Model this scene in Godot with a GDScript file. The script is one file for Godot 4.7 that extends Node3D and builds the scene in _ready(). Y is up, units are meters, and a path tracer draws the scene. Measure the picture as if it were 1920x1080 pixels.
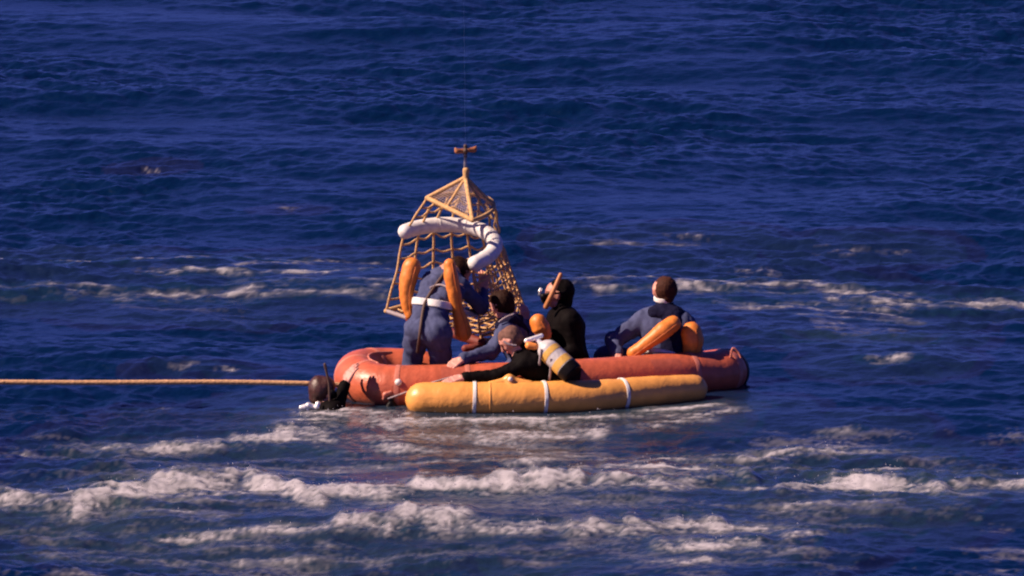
extends Node3D

# A rescue raft at sea seen through a long lens from a ship's deck, about 80 m off.
# Metres, y up; the water lies at y = 0, the raft's long axis runs along x, the camera looks down 10 degrees.

const PITCH := 0.1745329
const DIST := 80.0
const FOCAL := 17600.0          # focal length in units of the measured 1920-wide frame
var eye := Vector3(0, 0.99 + DIST * sin(PITCH), DIST * cos(PITCH))

var names := {}
var M := {}
var fold_noise := FastNoiseLite.new()
var rng := RandomNumberGenerator.new()


func _ready() -> void:
	rng.seed = 4711
	# ---- camera, sky, sun, exposure
	var cam := Camera3D.new()
	cam.name = "camera"
	cam.fov = rad_to_deg(2.0 * atan(540.0 / FOCAL))
	cam.near = 1.0
	cam.far = 6000.0
	cam.position = eye
	cam.rotation = Vector3(-PITCH, 0, 0)
	var lens := CameraAttributesPhysical.new()
	lens.frustum_focal_length = 12.0 * FOCAL / 540.0
	lens.frustum_near = 1.0
	lens.frustum_far = 6000.0
	lens.exposure_aperture = 25.0
	lens.frustum_focus_distance = 2000.0      # a soft old long lens, set a little beyond the raft
	cam.attributes = lens
	add_child(cam)
	var sky_mat := ProceduralSkyMaterial.new()
	sky_mat.sky_top_color = Color(0.06, 0.10, 0.33)
	sky_mat.sky_horizon_color = Color(0.275, 0.335, 0.65)
	sky_mat.sky_curve = 0.22
	sky_mat.ground_bottom_color = Color(0.02, 0.04, 0.12)
	sky_mat.ground_horizon_color = Color(0.2, 0.26, 0.45)
	sky_mat.sun_angle_max = 1.0
	var sky := Sky.new()
	sky.sky_material = sky_mat
	var env := Environment.new()
	env.background_mode = Environment.BG_SKY
	env.sky = sky
	env.tonemap_mode = Environment.TONE_MAPPER_LINEAR
	env.tonemap_exposure = 1.95
	env.sdfgi_enabled = true
	env.ssao_enabled = true
	env.ssil_enabled = true
	var we := WorldEnvironment.new()
	we.name = "world_environment"
	we.environment = env
	add_child(we)
	var sun := DirectionalLight3D.new()
	sun.name = "sun"
	sun.light_energy = 1.6
	sun.light_color = Color(1.0, 0.88, 0.79)
	sun.light_angular_distance = 0.5
	sun.shadow_enabled = true
	add_child(sun)
	sun.look_at_from_position(Vector3.ZERO, -Vector3(-0.78, 0.68, 0.11), Vector3.UP)

	fold_noise.seed = 5
	fold_noise.noise_type = FastNoiseLite.TYPE_SIMPLEX_SMOOTH
	fold_noise.frequency = 1.0
	fold_noise.fractal_octaves = 3
	materials()
	sea()
	raft()
	yellow_float()
	lifeline()
	tow_rope()
	rescue_net()
	hoist_hook()
	bending_man()
	reaching_man()
	masked_diver()
	tank_diver()
	seated_man()
	swimmer()


# ------------------------------------------------------------------ helpers

func at(u: float, v: float, z: float) -> Vector3:
	# the point at depth z seen at (u, v) of the 1920 x 1080 frame: how the survey of the photograph becomes metres
	var d := Vector3(u - 960.0, (540.0 - v) * cos(PITCH) - FOCAL * sin(PITCH), -(540.0 - v) * sin(PITCH) - FOCAL * cos(PITCH))
	return eye + d * ((z - eye.z) / d.z)


func on_sea(u: float, v: float) -> Vector3:
	var d := Vector3(u - 960.0, (540.0 - v) * cos(PITCH) - FOCAL * sin(PITCH), -(540.0 - v) * sin(PITCH) - FOCAL * cos(PITCH))
	return eye + d * (-eye.y / d.y)


func numbered(called: String) -> String:
	if not names.has(called):
		names[called] = 0
		return called
	names[called] += 1
	return "%s_%03d" % [called, names[called]]


func thing(called: String, label: String, category: String, where: Vector3, group := "") -> Node3D:
	var o := Node3D.new()
	o.name = numbered(called)
	o.position = where
	tag(o, label, category, group)
	add_child(o, true)
	return o


func tag(o: Node, label: String, category: String, group := "") -> void:
	o.set_meta("label", label)
	o.set_meta("category", category)
	if group:
		o.set_meta("group", group)


func new_acc() -> Dictionary:
	return {"v": PackedVector3Array(), "n": PackedVector3Array(), "c": PackedColorArray(), "i": PackedInt32Array(), "uv": PackedVector2Array()}


func commit(acc: Dictionary, called: String, mat: Material, parent: Node3D, label := "") -> MeshInstance3D:
	# arrays are in world metres; they are moved to the parent's own origin
	var off := Vector3.ZERO
	var up: Node3D = parent
	while up != self:
		off += up.position
		up = up.get_parent()
	var vs: PackedVector3Array = acc.v
	if off != Vector3.ZERO:
		for k in vs.size():
			vs[k] -= off
	var arr := []
	arr.resize(Mesh.ARRAY_MAX)
	arr[Mesh.ARRAY_VERTEX] = vs
	arr[Mesh.ARRAY_NORMAL] = acc.n
	if acc.c.size() == vs.size():
		arr[Mesh.ARRAY_COLOR] = acc.c
	if acc.uv.size() == vs.size():
		arr[Mesh.ARRAY_TEX_UV] = acc.uv
	arr[Mesh.ARRAY_INDEX] = acc.i
	var mesh := ArrayMesh.new()
	mesh.add_surface_from_arrays(Mesh.PRIMITIVE_TRIANGLES, arr)
	mesh.surface_set_material(0, mat)
	var o := MeshInstance3D.new()
	o.name = called if parent != self else numbered(called)
	o.mesh = mesh
	if label:
		o.set_meta("label", label)
	parent.add_child(o, true)
	return o


func paint(color: Color, rough: float, spec := 0.5, metal := 0.0) -> StandardMaterial3D:
	var m := StandardMaterial3D.new()
	m.albedo_color = color.linear_to_srgb()
	m.roughness = rough
	m.metallic = metal
	m.metallic_specular = spec
	return m


func noise_tex(size: int, freq: float, octaves: int, as_normal: bool, bump: float, ramp: Gradient = null, nseed := 1) -> NoiseTexture2D:
	var n := FastNoiseLite.new()
	n.seed = nseed
	n.noise_type = FastNoiseLite.TYPE_SIMPLEX_SMOOTH
	n.frequency = freq
	n.fractal_octaves = octaves
	var t := NoiseTexture2D.new()
	t.width = size
	t.height = size
	t.seamless = true
	t.noise = n
	t.as_normal_map = as_normal
	t.bump_strength = bump
	if ramp:
		t.color_ramp = ramp
	return t


func grime(lo: float, nseed: int, freq := 0.012) -> NoiseTexture2D:
	var g := Gradient.new()
	g.set_color(0, Color(lo, lo, lo))
	g.set_color(1, Color(1, 1, 1))
	return noise_tex(512, freq, 5, false, 0.0, g, nseed)


func worn(color: Color, rough: float, lo: float, nseed: int, scale: float, bump: float, freq := 0.02) -> StandardMaterial3D:
	var m := paint(color, rough)
	m.albedo_texture = grime(lo, nseed)
	m.normal_enabled = true
	m.normal_texture = noise_tex(512, freq, 4, true, bump, null, nseed + 40)
	m.uv1_triplanar = true
	m.uv1_scale = Vector3.ONE * scale
	return m


func materials() -> void:
	M.rubber = worn(Color(0.56, 0.125, 0.060), 0.42, 0.78, 3, 1.3, 2.6)
	M.patch = worn(Color(0.50, 0.12, 0.07), 0.42, 0.75, 33, 1.6, 2.0)
	M.seam = worn(Color(0.58, 0.19, 0.13), 0.5, 0.8, 4, 2.0, 1.0)
	M.floor = worn(Color(0.30, 0.06, 0.04), 0.6, 0.6, 5, 1.0, 2.0)
	M.yellow = worn(Color(0.80, 0.36, 0.085), 0.40, 0.85, 6, 1.1, 2.2)
	M.orange = worn(Color(0.74, 0.22, 0.030), 0.5, 0.85, 7, 3.0, 2.0)
	M.orange_dark = worn(Color(0.55, 0.14, 0.02), 0.6, 0.85, 34, 3.0, 1.0)
	M.white = worn(Color(0.78, 0.76, 0.75), 0.6, 0.8, 8, 3.0, 1.5)
	M.rope = worn(Color(0.82, 0.49, 0.21), 0.8, 0.6, 9, 6.0, 3.0)
	M.tow = worn(Color(0.80, 0.46, 0.24), 0.8, 0.55, 19, 5.0, 4.0)
	M.thread = paint(Color(0.42, 0.32, 0.30), 0.8)
	M.redpad = worn(Color(0.20, 0.025, 0.016), 0.7, 0.7, 10, 3.0, 2.0)
	M.steel = paint(Color(0.35, 0.30, 0.30), 0.35, 0.5, 0.8)
	M.cable = paint(Color(0.045, 0.055, 0.11), 0.6)
	M.chrome = paint(Color(0.88, 0.86, 0.86), 0.25, 0.8, 0.35)
	M.brass = worn(Color(0.52, 0.19, 0.07), 0.5, 0.6, 11, 5.0, 2.0)
	M.black = worn(Color(0.012, 0.010, 0.012), 0.42, 0.6, 12, 4.0, 2.0)
	M.grey = worn(Color(0.58, 0.55, 0.58), 0.45, 0.75, 13, 4.0, 1.0)
	M.tankyellow = worn(Color(0.74, 0.44, 0.10), 0.45, 0.8, 14, 4.0, 1.0)
	M.zip = worn(Color(0.09, 0.045, 0.035), 0.7, 0.7, 15, 6.0, 2.0)
	M.strap = worn(Color(0.40, 0.33, 0.36), 0.7, 0.7, 16, 6.0, 2.0)
	M.glass = paint(Color(0.5, 0.55, 0.6), 0.05, 0.8)
	M.snorkel = worn(Color(0.50, 0.20, 0.07), 0.5, 0.8, 25, 5.0, 0.6)
	M.lever = paint(Color(0.75, 0.25, 0.05), 0.5)
	var skin := paint(Color(1, 1, 1), 0.55)
	skin.vertex_color_use_as_albedo = true
	skin.normal_enabled = true
	skin.normal_texture = noise_tex(256, 0.05, 3, true, 1.0, null, 60)
	skin.uv1_triplanar = true
	skin.uv1_scale = Vector3.ONE * 8.0
	M.skin = skin
	M.suit = worn(Color(0.080, 0.094, 0.195), 0.85, 0.72, 17, 2.0, 0.7, 0.02)
	M.navy = worn(Color(0.014, 0.014, 0.045), 0.8, 0.6, 18, 3.0, 3.0)
	M.wet = worn(Color(0.007, 0.005, 0.006), 0.7, 0.6, 20, 3.0, 2.0)
	M.wet.metallic_specular = 0.15
	M.black.metallic_specular = 0.2
	M.hair = worn(Color(0.040, 0.015, 0.010), 0.7, 0.4, 21, 10.0, 2.0, 0.06)
	M.hairbrown = worn(Color(0.085, 0.032, 0.022), 0.7, 0.5, 22, 10.0, 2.0, 0.06)
	M.hood = worn(Color(0.22, 0.115, 0.095), 0.75, 0.6, 23, 5.0, 3.0)
	M.hair.metallic_specular = 0.2
	M.hairbrown.metallic_specular = 0.2
	M.hood.metallic_specular = 0.2
	M.suit.metallic_specular = 0.2
	M.navy.metallic_specular = 0.15
	M.darkhood = worn(Color(0.085, 0.024, 0.022), 0.5, 0.5, 24, 5.0, 3.0)


func spline(pts: Array, per: int, closed := false) -> PackedVector3Array:
	var out := PackedVector3Array()
	var n := pts.size()
	var segs := n if closed else n - 1
	for k in segs:
		var p0: Vector3 = pts[(k - 1 + n) % n] if closed or k > 0 else pts[0] * 2.0 - pts[1]
		var p1: Vector3 = pts[k]
		var p2: Vector3 = pts[(k + 1) % n]
		var p3: Vector3 = pts[(k + 2) % n] if closed or k + 2 < n else pts[n - 1] * 2.0 - pts[n - 2]
		for j in per:
			out.append(p1.cubic_interpolate(p2, p0, p3, float(j) / per))
	if not closed:
		out.append(pts[n - 1])
	return out


func lerp_list(vals: Array, f: float) -> float:
	var x := f * (vals.size() - 1)
	var k := mini(int(x), vals.size() - 2)
	return lerpf(vals[k], vals[k + 1], x - k)


# a swept round tube; radii is a list spread evenly along it; round_ends adds hemispheres
func tube(acc: Dictionary, path: PackedVector3Array, radii: Array, sides: int, closed := false, round_ends := false, flat := 1.0, flat_dir := Vector3.UP) -> void:
	var pts := PackedVector3Array()
	var rs := PackedFloat32Array()
	var n := path.size()
	if radii.size() == 1:
		radii = [radii[0], radii[0]]
	if round_ends:
		var d0 := (path[0] - path[1]).normalized()
		for a in [90.0, 80.0, 62.0, 42.0, 21.0]:
			pts.append(path[0] + d0 * radii[0] * sin(deg_to_rad(a)))
			rs.append(maxf(0.0004, radii[0] * cos(deg_to_rad(a))))
	for k in n:
		pts.append(path[k])
		rs.append(lerp_list(radii, float(k) / maxf(1.0, n if closed else n - 1)))
	if round_ends:
		var d1 := (path[n - 1] - path[n - 2]).normalized()
		var r1: float = radii[radii.size() - 1]
		for a in [21.0, 42.0, 62.0, 80.0, 90.0]:
			pts.append(path[n - 1] + d1 * r1 * sin(deg_to_rad(a)))
			rs.append(maxf(0.0004, r1 * cos(deg_to_rad(a))))
	n = pts.size()
	var base: int = acc.v.size()
	var side := Vector3.ZERO
	for k in n:
		var t: Vector3
		if closed:
			t = pts[(k + 1) % n] - pts[(k - 1 + n) % n]
		else:
			t = pts[mini(k + 1, n - 1)] - pts[maxi(k - 1, 0)]
		t = t.normalized()
		if side == Vector3.ZERO:
			side = t.cross(Vector3.UP if absf(t.y) < 0.9 else Vector3.RIGHT).normalized()
		else:
			side = (side - t * side.dot(t)).normalized()
		var up := side.cross(t)
		var dr := 0.0
		if not closed:
			var a := maxi(k - 1, 0)
			var b := mini(k + 1, n - 1)
			dr = (rs[b] - rs[a]) / maxf(1e-5, pts[a].distance_to(pts[b]))
		for j in sides:
			var an := TAU * j / sides
			var dir := side * cos(an) + up * sin(an)
			var off := dir * rs[k]
			if flat != 1.0:
				off -= flat_dir * off.dot(flat_dir) * (1.0 - flat)
			acc.v.append(pts[k] + off)
			acc.n.append((dir - t * dr).normalized())
	var rings := n if closed else n - 1
	for k in rings:
		for j in sides:
			var a := base + k * sides + j
			var b := base + k * sides + (j + 1) % sides
			var c := base + ((k + 1) % n) * sides + j
			var d := base + ((k + 1) % n) * sides + (j + 1) % sides
			acc.i.append_array(PackedInt32Array([a, b, c, b, d, c]))
	if not closed and not round_ends:
		for e in 2:
			var k := 0 if e == 0 else n - 1
			var nn := ((pts[0] - pts[1]) if e == 0 else (pts[n - 1] - pts[n - 2])).normalized()
			var c0: int = acc.v.size()
			acc.v.append(pts[k])
			acc.n.append(nn)
			for j in sides:
				acc.v.append(acc.v[base + k * sides + j])
				acc.n.append(nn)
			for j in sides:
				var p := c0 + 1 + j
				var q := c0 + 1 + (j + 1) % sides
				acc.i.append_array(PackedInt32Array([c0, q, p] if e == 0 else [c0, p, q]))


func tube_part(called: String, pts: Array, radii: Array, mat: Material, parent: Node3D, sides := 8, per := 6, round_ends := false, label := "") -> MeshInstance3D:
	var acc := new_acc()
	tube(acc, spline(pts, per) if pts.size() > 2 else PackedVector3Array([pts[0], pts[1]]), radii, sides, false, round_ends)
	return commit(acc, called, mat, parent, label)


# ------------------------------------------------------------------ smooth bodies: capsules joined with a smooth minimum, meshed as surface nets

func bone(a: Vector3, b: Vector3, ra: float, rb: float, c := 0) -> Array:
	return [a, b, ra, rb, c]


func grown(bones: Array, by: float) -> Array:
	var out := []
	for b in bones:
		out.append([b[0], b[1], b[2] + by, b[3] + by, b[4]])
	return out


func field_at(bones: Array, p: Vector3) -> float:
	var best := 1e9
	for b in bones:
		var a: Vector3 = b[0]
		var ab: Vector3 = b[1] - a
		var t := clampf((p - a).dot(ab) / maxf(ab.length_squared(), 1e-9), 0.0, 1.0)
		best = minf(best, (p - a - ab * t).length() - lerpf(b[2], b[3], t))
	return best


# the nearest point of those bones' surface as met on the sight line through (u, v)
func on_bones(bones: Array, u: float, v: float, lift := 0.0) -> Vector3:
	var q := at(u, v, 1.5)
	var d := (q - eye).normalized()
	for k in 120:
		var f := field_at(bones, q) - lift
		if f < 0.002:
			break
		q += d * f * 0.9
	return q


func body_mesh(acc: Dictionary, bones: Array, cell: float, k: float, colors: Array, fold := 0.0, fold_freq := 4.6) -> void:
	var lo := Vector3.ONE * 1e9
	var hi := -lo
	for b in bones:
		var r := maxf(b[2], b[3]) + 2.5 * cell + k * 0.3
		for e in 2:
			lo = lo.min(b[e] - Vector3.ONE * r)
			hi = hi.max(b[e] + Vector3.ONE * r)
	var nx := int((hi.x - lo.x) / cell) + 2
	var ny := int((hi.y - lo.y) / cell) + 2
	var nz := int((hi.z - lo.z) / cell) + 2
	var val := PackedFloat32Array()
	val.resize(nx * ny * nz)
	val.fill(1.0)
	var raw := PackedFloat32Array()
	raw.resize(nx * ny * nz)
	raw.fill(1.0)
	var who := PackedByteArray()
	who.resize(nx * ny * nz)
	for b in bones:
		var a: Vector3 = b[0] - lo
		var ab: Vector3 = b[1] - b[0]
		var inv := 1.0 / maxf(ab.length_squared(), 1e-9)
		var ra: float = b[2]
		var dr: float = b[3] - b[2]
		var tint: int = b[4]
		var r := maxf(b[2], b[3]) + 1.8 * cell + k
		var p0 := a.min(a + ab) - Vector3.ONE * r
		var p1 := a.max(a + ab) + Vector3.ONE * r
		var x0 := maxi(0, int(p0.x / cell))
		var y0 := maxi(0, int(p0.y / cell))
		var z0 := maxi(0, int(p0.z / cell))
		var x1 := mini(nx - 1, int(p1.x / cell) + 1)
		var y1 := mini(ny - 1, int(p1.y / cell) + 1)
		var z1 := mini(nz - 1, int(p1.z / cell) + 1)
		for z in range(z0, z1 + 1):
			for y in range(y0, y1 + 1):
				var at0 := (z * ny + y) * nx
				for x in range(x0, x1 + 1):
					var p := Vector3(x, y, z) * cell - a
					var t := clampf(p.dot(ab) * inv, 0.0, 1.0)
					var d := (p - ab * t).length() - ra - dr * t
					if d < k + 0.03:
						var o := at0 + x
						var old := val[o]
						if d < raw[o]:
							raw[o] = d
							who[o] = tint
						var h := maxf(k - absf(d - old), 0.0) / k
						val[o] = minf(d, old) - h * h * k * 0.25
	var id := {}
	var base: int = acc.v.size()
	var vs := PackedVector3Array()
	var cs := PackedColorArray()
	var step := [0, 1, nx, nx + 1, nx * ny, nx * ny + 1, nx * ny + nx, nx * ny + nx + 1]
	var cells := PackedInt32Array()
	var e_a := [0, 2, 4, 6, 0, 1, 4, 5, 0, 1, 2, 3]
	var e_b := [1, 3, 5, 7, 2, 3, 6, 7, 4, 5, 6, 7]
	for z in nz - 1:
		for y in ny - 1:
			var at0 := (z * ny + y) * nx
			for x in nx - 1:
				var o := at0 + x
				if val[o] > 2.0 * cell:
					continue
				var m := 0
				for q in 8:
					if val[o + step[q]] < 0.0:
						m |= 1 << q
				if m == 0 or m == 255:
					continue
				var s := Vector3.ZERO
				var cnt := 0
				for e in 12:
					var ia: int = e_a[e]
					var ib: int = e_b[e]
					if ((m >> ia) & 1) != ((m >> ib) & 1):
						var fa := val[o + step[ia]]
						var fb := val[o + step[ib]]
						var t := fa / (fa - fb)
						s += Vector3(ia & 1, (ia >> 1) & 1, ia >> 2).lerp(Vector3(ib & 1, (ib >> 1) & 1, ib >> 2), t)
						cnt += 1
				id[o] = vs.size()
				cells.append(o)
				vs.append((Vector3(x, y, z) + s / cnt) * cell + lo)
				cs.append(colors[who[o]])
	var tris := PackedInt32Array()
	var sx := 1
	var sy := nx
	var sz := nx * ny
	for o in cells:
		var v0 := val[o] < 0.0
		for ax in 3:
			var d: int = [sx, sy, sz][ax]
			var b1: int = [sy, sz, sx][ax]
			var b2: int = [sz, sx, sy][ax]
			if v0 == (val[o + d] < 0.0):
				continue
			if not (id.has(o - b1) and id.has(o - b2) and id.has(o - b1 - b2)):
				continue
			var q0: int = id[o]
			var q1: int = id[o - b1]
			var q2: int = id[o - b1 - b2]
			var q3: int = id[o - b2]
			if v0:
				tris.append_array(PackedInt32Array([q0, q2, q1, q0, q3, q2]))
			else:
				tris.append_array(PackedInt32Array([q0, q1, q2, q0, q2, q3]))
	var ns := vertex_normals(vs, tris)
	if fold > 0.0:
		for j in vs.size():
			var p: Vector3 = vs[j] * fold_freq
			var f := absf(fold_noise.get_noise_3d(p.x + p.y * 0.4, p.y * 0.55, p.z)) * 2.0 - 0.45
			vs[j] += ns[j] * f * fold
		ns = vertex_normals(vs, tris)
	acc.v.append_array(vs)
	acc.n.append_array(ns)
	acc.c.append_array(cs)
	for t in tris:
		acc.i.append(base + t)


func vertex_normals(vs: PackedVector3Array, tris: PackedInt32Array) -> PackedVector3Array:
	var ns := PackedVector3Array()
	ns.resize(vs.size())
	for t in range(0, tris.size(), 3):
		var a := vs[tris[t]]
		var n := (vs[tris[t + 2]] - a).cross(vs[tris[t + 1]] - a)
		ns[tris[t]] += n
		ns[tris[t + 1]] += n
		ns[tris[t + 2]] += n
	for j in ns.size():
		ns[j] = ns[j].normalized()
	return ns


const SKIN := 0
const LIP := 1
const EYE := 2
const BROW := 3


func skin_colors(base: Color) -> Array:
	return [base, base * Color(0.8, 0.45, 0.45), Color(0.02, 0.015, 0.012), base * Color(0.25, 0.2, 0.2)]


# a head: centre of the skull, the way the face looks, up; face in skin with nose, brow, eyes, mouth, chin and ears
func head_bones(c: Vector3, fwd: Vector3, up: Vector3) -> Array:
	fwd = fwd.normalized()
	var r := fwd.cross(up).normalized()
	up = r.cross(fwd).normalized()
	var b := []
	b.append(bone(c - fwd * 0.022 + up * 0.03, c + fwd * 0.022 + up * 0.03, 0.080, 0.076))
	b.append(bone(c + up * 0.01 + r * 0.012, c + up * 0.01 - r * 0.012, 0.078, 0.078))
	b.append(bone(c + fwd * 0.03 - up * 0.01, c + fwd * 0.042 - up * 0.085, 0.060, 0.036))
	b.append(bone(c + fwd * 0.03 - up * 0.075 + r * 0.02, c + fwd * 0.03 - up * 0.075 - r * 0.02, 0.038, 0.038))
	b.append(bone(c + fwd * 0.097 + up * 0.008, c + fwd * 0.115 - up * 0.030, 0.009, 0.013))
	b.append(bone(c + fwd * 0.092 - up * 0.064 + r * 0.018, c + fwd * 0.092 - up * 0.064 - r * 0.018, 0.007, 0.007, LIP))
	for s in [-1.0, 1.0]:
		b.append(bone(c + fwd * 0.082 + r * 0.033 * s + up * 0.004, c + fwd * 0.085 + r * 0.033 * s + up * 0.004, 0.012, 0.010, EYE))
		b.append(bone(c + fwd * 0.089 + r * 0.018 * s + up * 0.027, c + fwd * 0.080 + r * 0.047 * s + up * 0.026, 0.008, 0.006, BROW))
		b.append(bone(c + fwd * 0.060 + r * 0.044 * s - up * 0.022, c + fwd * 0.065 + r * 0.036 * s - up * 0.026, 0.022, 0.02))
		b.append(bone(c - fwd * 0.005 + r * 0.082 * s + up * 0.018, c + fwd * 0.004 + r * 0.080 * s - up * 0.022, 0.017, 0.010))
	return b


# a hand from the wrist: palm, four fingers of three joints each, thumb; dir is where the fingers point, back the back of the hand, curl in radians per joint
func hand_bones(w: Vector3, dir: Vector3, back: Vector3, right: bool, curl: float) -> Array:
	dir = dir.normalized()
	var s := dir.cross(back).normalized()
	back = s.cross(dir).normalized()
	var thumb := -s if right else s
	var b := []
	b.append(bone(w - dir * 0.02, w + dir * 0.02, 0.027, 0.027))
	for j in 4:
		var o := (j - 1.5) * 0.019
		b.append(bone(w + dir * 0.02 - thumb * o * 0.7, w + dir * 0.085 - thumb * o, 0.017, 0.0125))
		var p := w + dir * (0.088 - absf(j - 1.2) * 0.004) - thumb * o
		var d := dir
		var lens: Array = [[0.040, 0.025, 0.020], [0.046, 0.029, 0.022], [0.043, 0.027, 0.021], [0.033, 0.020, 0.018]][j]
		for q in 3:
			d = d.rotated(s, -curl * (0.7 if q == 0 else 1.0)) if d.rotated(s, -curl).dot(back) < d.dot(back) else d.rotated(s, curl * (0.7 if q == 0 else 1.0))
			var e: Vector3 = p + d * lens[q]
			b.append(bone(p, e, 0.0095 - q * 0.0008, 0.0088 - q * 0.0008))
			p = e
	var t0 := w + dir * 0.022 + thumb * 0.022
	var t1 := t0 + (dir * 0.62 + thumb * 0.75 - back * 0.25).normalized() * 0.045
	var t2 := t1 + (dir * 0.9 + thumb * 0.3 - back * 0.35).normalized() * 0.034
	var t3 := t2 + (dir * 0.95 - back * 0.35 * (1.0 + curl)).normalized() * 0.027
	b.append(bone(t0, t1, 0.017, 0.013))
	b.append(bone(t1, t2, 0.012, 0.011))
	b.append(bone(t2, t3, 0.0105, 0.009))
	for q in b:
		q[0] = w + (q[0] - w) * 1.12
		q[1] = w + (q[1] - w) * 1.12
		q[2] *= 1.12
		q[3] *= 1.12
	return b


# trunk and limbs of a figure from its joints
func figure_bones(j: Dictionary, slim := 1.0) -> Dictionary:
	var across: Vector3 = (j.sr - j.sl).normalized()
	var hipax: Vector3 = (j.hr - j.hl).normalized()
	var pel: Vector3 = (j.hl + j.hr) * 0.5
	var chest: Vector3 = pel.lerp(j.neck, 0.68)
	var waist: Vector3 = pel.lerp(j.neck, 0.33)
	if j.has("waist"):
		waist = j.waist
	var trunk := []
	trunk.append(bone(j.hl + hipax * 0.01, j.hr - hipax * 0.01, 0.112 * slim, 0.112 * slim))
	for s in [-1.0, 1.0]:
		trunk.append(bone(pel + hipax * 0.055 * s, waist + across * 0.05 * s, 0.112 * slim, 0.100 * slim))
		trunk.append(bone(waist + across * 0.05 * s, chest + across * 0.075 * s, 0.100 * slim, 0.112 * slim))
		trunk.append(bone(chest + across * 0.075 * s, j.neck - (j.neck - chest).normalized() * 0.06 + across * 0.05 * s, 0.112 * slim, 0.075 * slim))
	trunk.append(bone(j.sl, j.sr, 0.066 * slim, 0.066 * slim))
	trunk.append(bone(j.neck, j.sl.lerp(j.neck, 0.25), 0.058, 0.062 * slim))
	trunk.append(bone(j.neck, j.sr.lerp(j.neck, 0.25), 0.058, 0.062 * slim))
	var limbs := []
	for q in [["sl", "el", "wl"], ["sr", "er", "wr"]]:
		limbs.append(bone(j[q[0]], j[q[1]], 0.060 * slim, 0.046 * slim))
		limbs.append(bone(j[q[1]], j[q[2]], 0.047 * slim, 0.030))
	for q in [["hl", "kl", "al"], ["hr", "kr", "ar"]]:
		limbs.append(bone(j[q[0]], j[q[1]], 0.092 * slim, 0.062 * slim))
		limbs.append(bone(j[q[1]], j[q[2]], 0.060 * slim, 0.042))
	var feet := []
	for q in [["al", "tl"], ["ar", "tr"]]:
		feet.append(bone(j[q[0]] + (j[q[0]] - j[q[1]]).normalized() * 0.04, j[q[1]], 0.042, 0.032))
	return {"trunk": trunk, "limbs": limbs, "feet": feet, "neck": [bone(j.neck - (j.head - j.neck).normalized() * 0.02, j.head, 0.056, 0.054)]}


# body (one mesh: trunk, limbs, neck, head with a face, two hands), then the suit over it
func person(label: String, base: Vector3, j: Dictionary, skin: Color, suit_mat: Material, suit_name: String, loose: float, fold: float, slim := 1.0, leg_loose := 0.0) -> Dictionary:
	var root := thing("person", label, "person", base)
	var fb := figure_bones(j, slim)
	var acc := new_acc()
	var cols := skin_colors(skin)
	body_mesh(acc, fb.trunk + fb.limbs + fb.feet + fb.neck, 0.02, 0.05, cols)
	body_mesh(acc, head_bones(j.head, j.look, j.up) + [bone(j.head - (j.head - j.neck).normalized() * 0.03, j.neck, 0.054, 0.054)], 0.0055, 0.018, cols)
	body_mesh(acc, hand_bones(j.wl, j.dl, j.bl, false, j.cl), 0.005, 0.006, cols)
	body_mesh(acc, hand_bones(j.wr, j.dr, j.br, true, j.cr), 0.005, 0.006, cols)
	commit(acc, "body", M.skin, root)
	var cover: Array = grown(fb.trunk, loose)
	for k in fb.limbs.size():
		var b: Array = fb.limbs[k].duplicate()
		var more := loose + (leg_loose if k >= 4 else 0.0)
		b[2] += more
		b[3] += more
		if k == 1 or k == 3:
			b[1] = b[0].lerp(b[1], 0.94)
			b[3] += 0.004
		cover.append(b)
	var acc2 := new_acc()
	body_mesh(acc2, cover, 0.0125, 0.032, [Color.WHITE], fold)
	commit(acc2, suit_name, suit_mat, root)
	for f in fb.feet:
		var acc3 := new_acc()
		body_mesh(acc3, grown([f], 0.012), 0.012, 0.02, [Color.WHITE])
		commit(acc3, "boot", M.black, root)
	return {"root": root, "cover": cover, "fb": fb}


func soft_part(called: String, bones: Array, cell: float, k: float, mat: Material, parent: Node3D, fold := 0.0, freq := 9.0, label := "") -> MeshInstance3D:
	var acc := new_acc()
	body_mesh(acc, bones, cell, k, [Color.WHITE, Color.WHITE, Color.WHITE, Color.WHITE], fold, freq)
	return commit(acc, called, mat, parent, label)


# hair or a hood: a shell a little larger than the skull, open at the face
func hair_bones(c: Vector3, fwd: Vector3, up: Vector3, thick: float, low: float) -> Array:
	fwd = fwd.normalized()
	var r := fwd.cross(up).normalized()
	up = r.cross(fwd).normalized()
	return [
		bone(c - fwd * 0.030 + up * 0.038, c + fwd * 0.018 + up * 0.048, 0.080 + thick, 0.070 + thick),
		bone(c - fwd * 0.020 + up * 0.01 + r * 0.016, c - fwd * 0.020 + up * 0.01 - r * 0.016, 0.077 + thick, 0.077 + thick),
		bone(c - fwd * 0.035, c - fwd * 0.045 - up * low, 0.070 + thick, 0.052 + thick),
	]


# a closed band round the given bones at a plane: sampled by marching inwards
func band_path(bones: Array, c: Vector3, nrm: Vector3, lift: float, n := 40) -> PackedVector3Array:
	nrm = nrm.normalized()
	var ax := nrm.cross(Vector3.FORWARD).normalized()
	var ay := nrm.cross(ax)
	var out := PackedVector3Array()
	for k in n:
		var d := ax * cos(TAU * k / n) + ay * sin(TAU * k / n)
		var r := 0.5
		for q in 50:
			var f := field_at(bones, c + d * r) - lift
			if f < 0.001:
				break
			r -= f * 0.8
		out.append(c + d * r)
	return out


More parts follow.
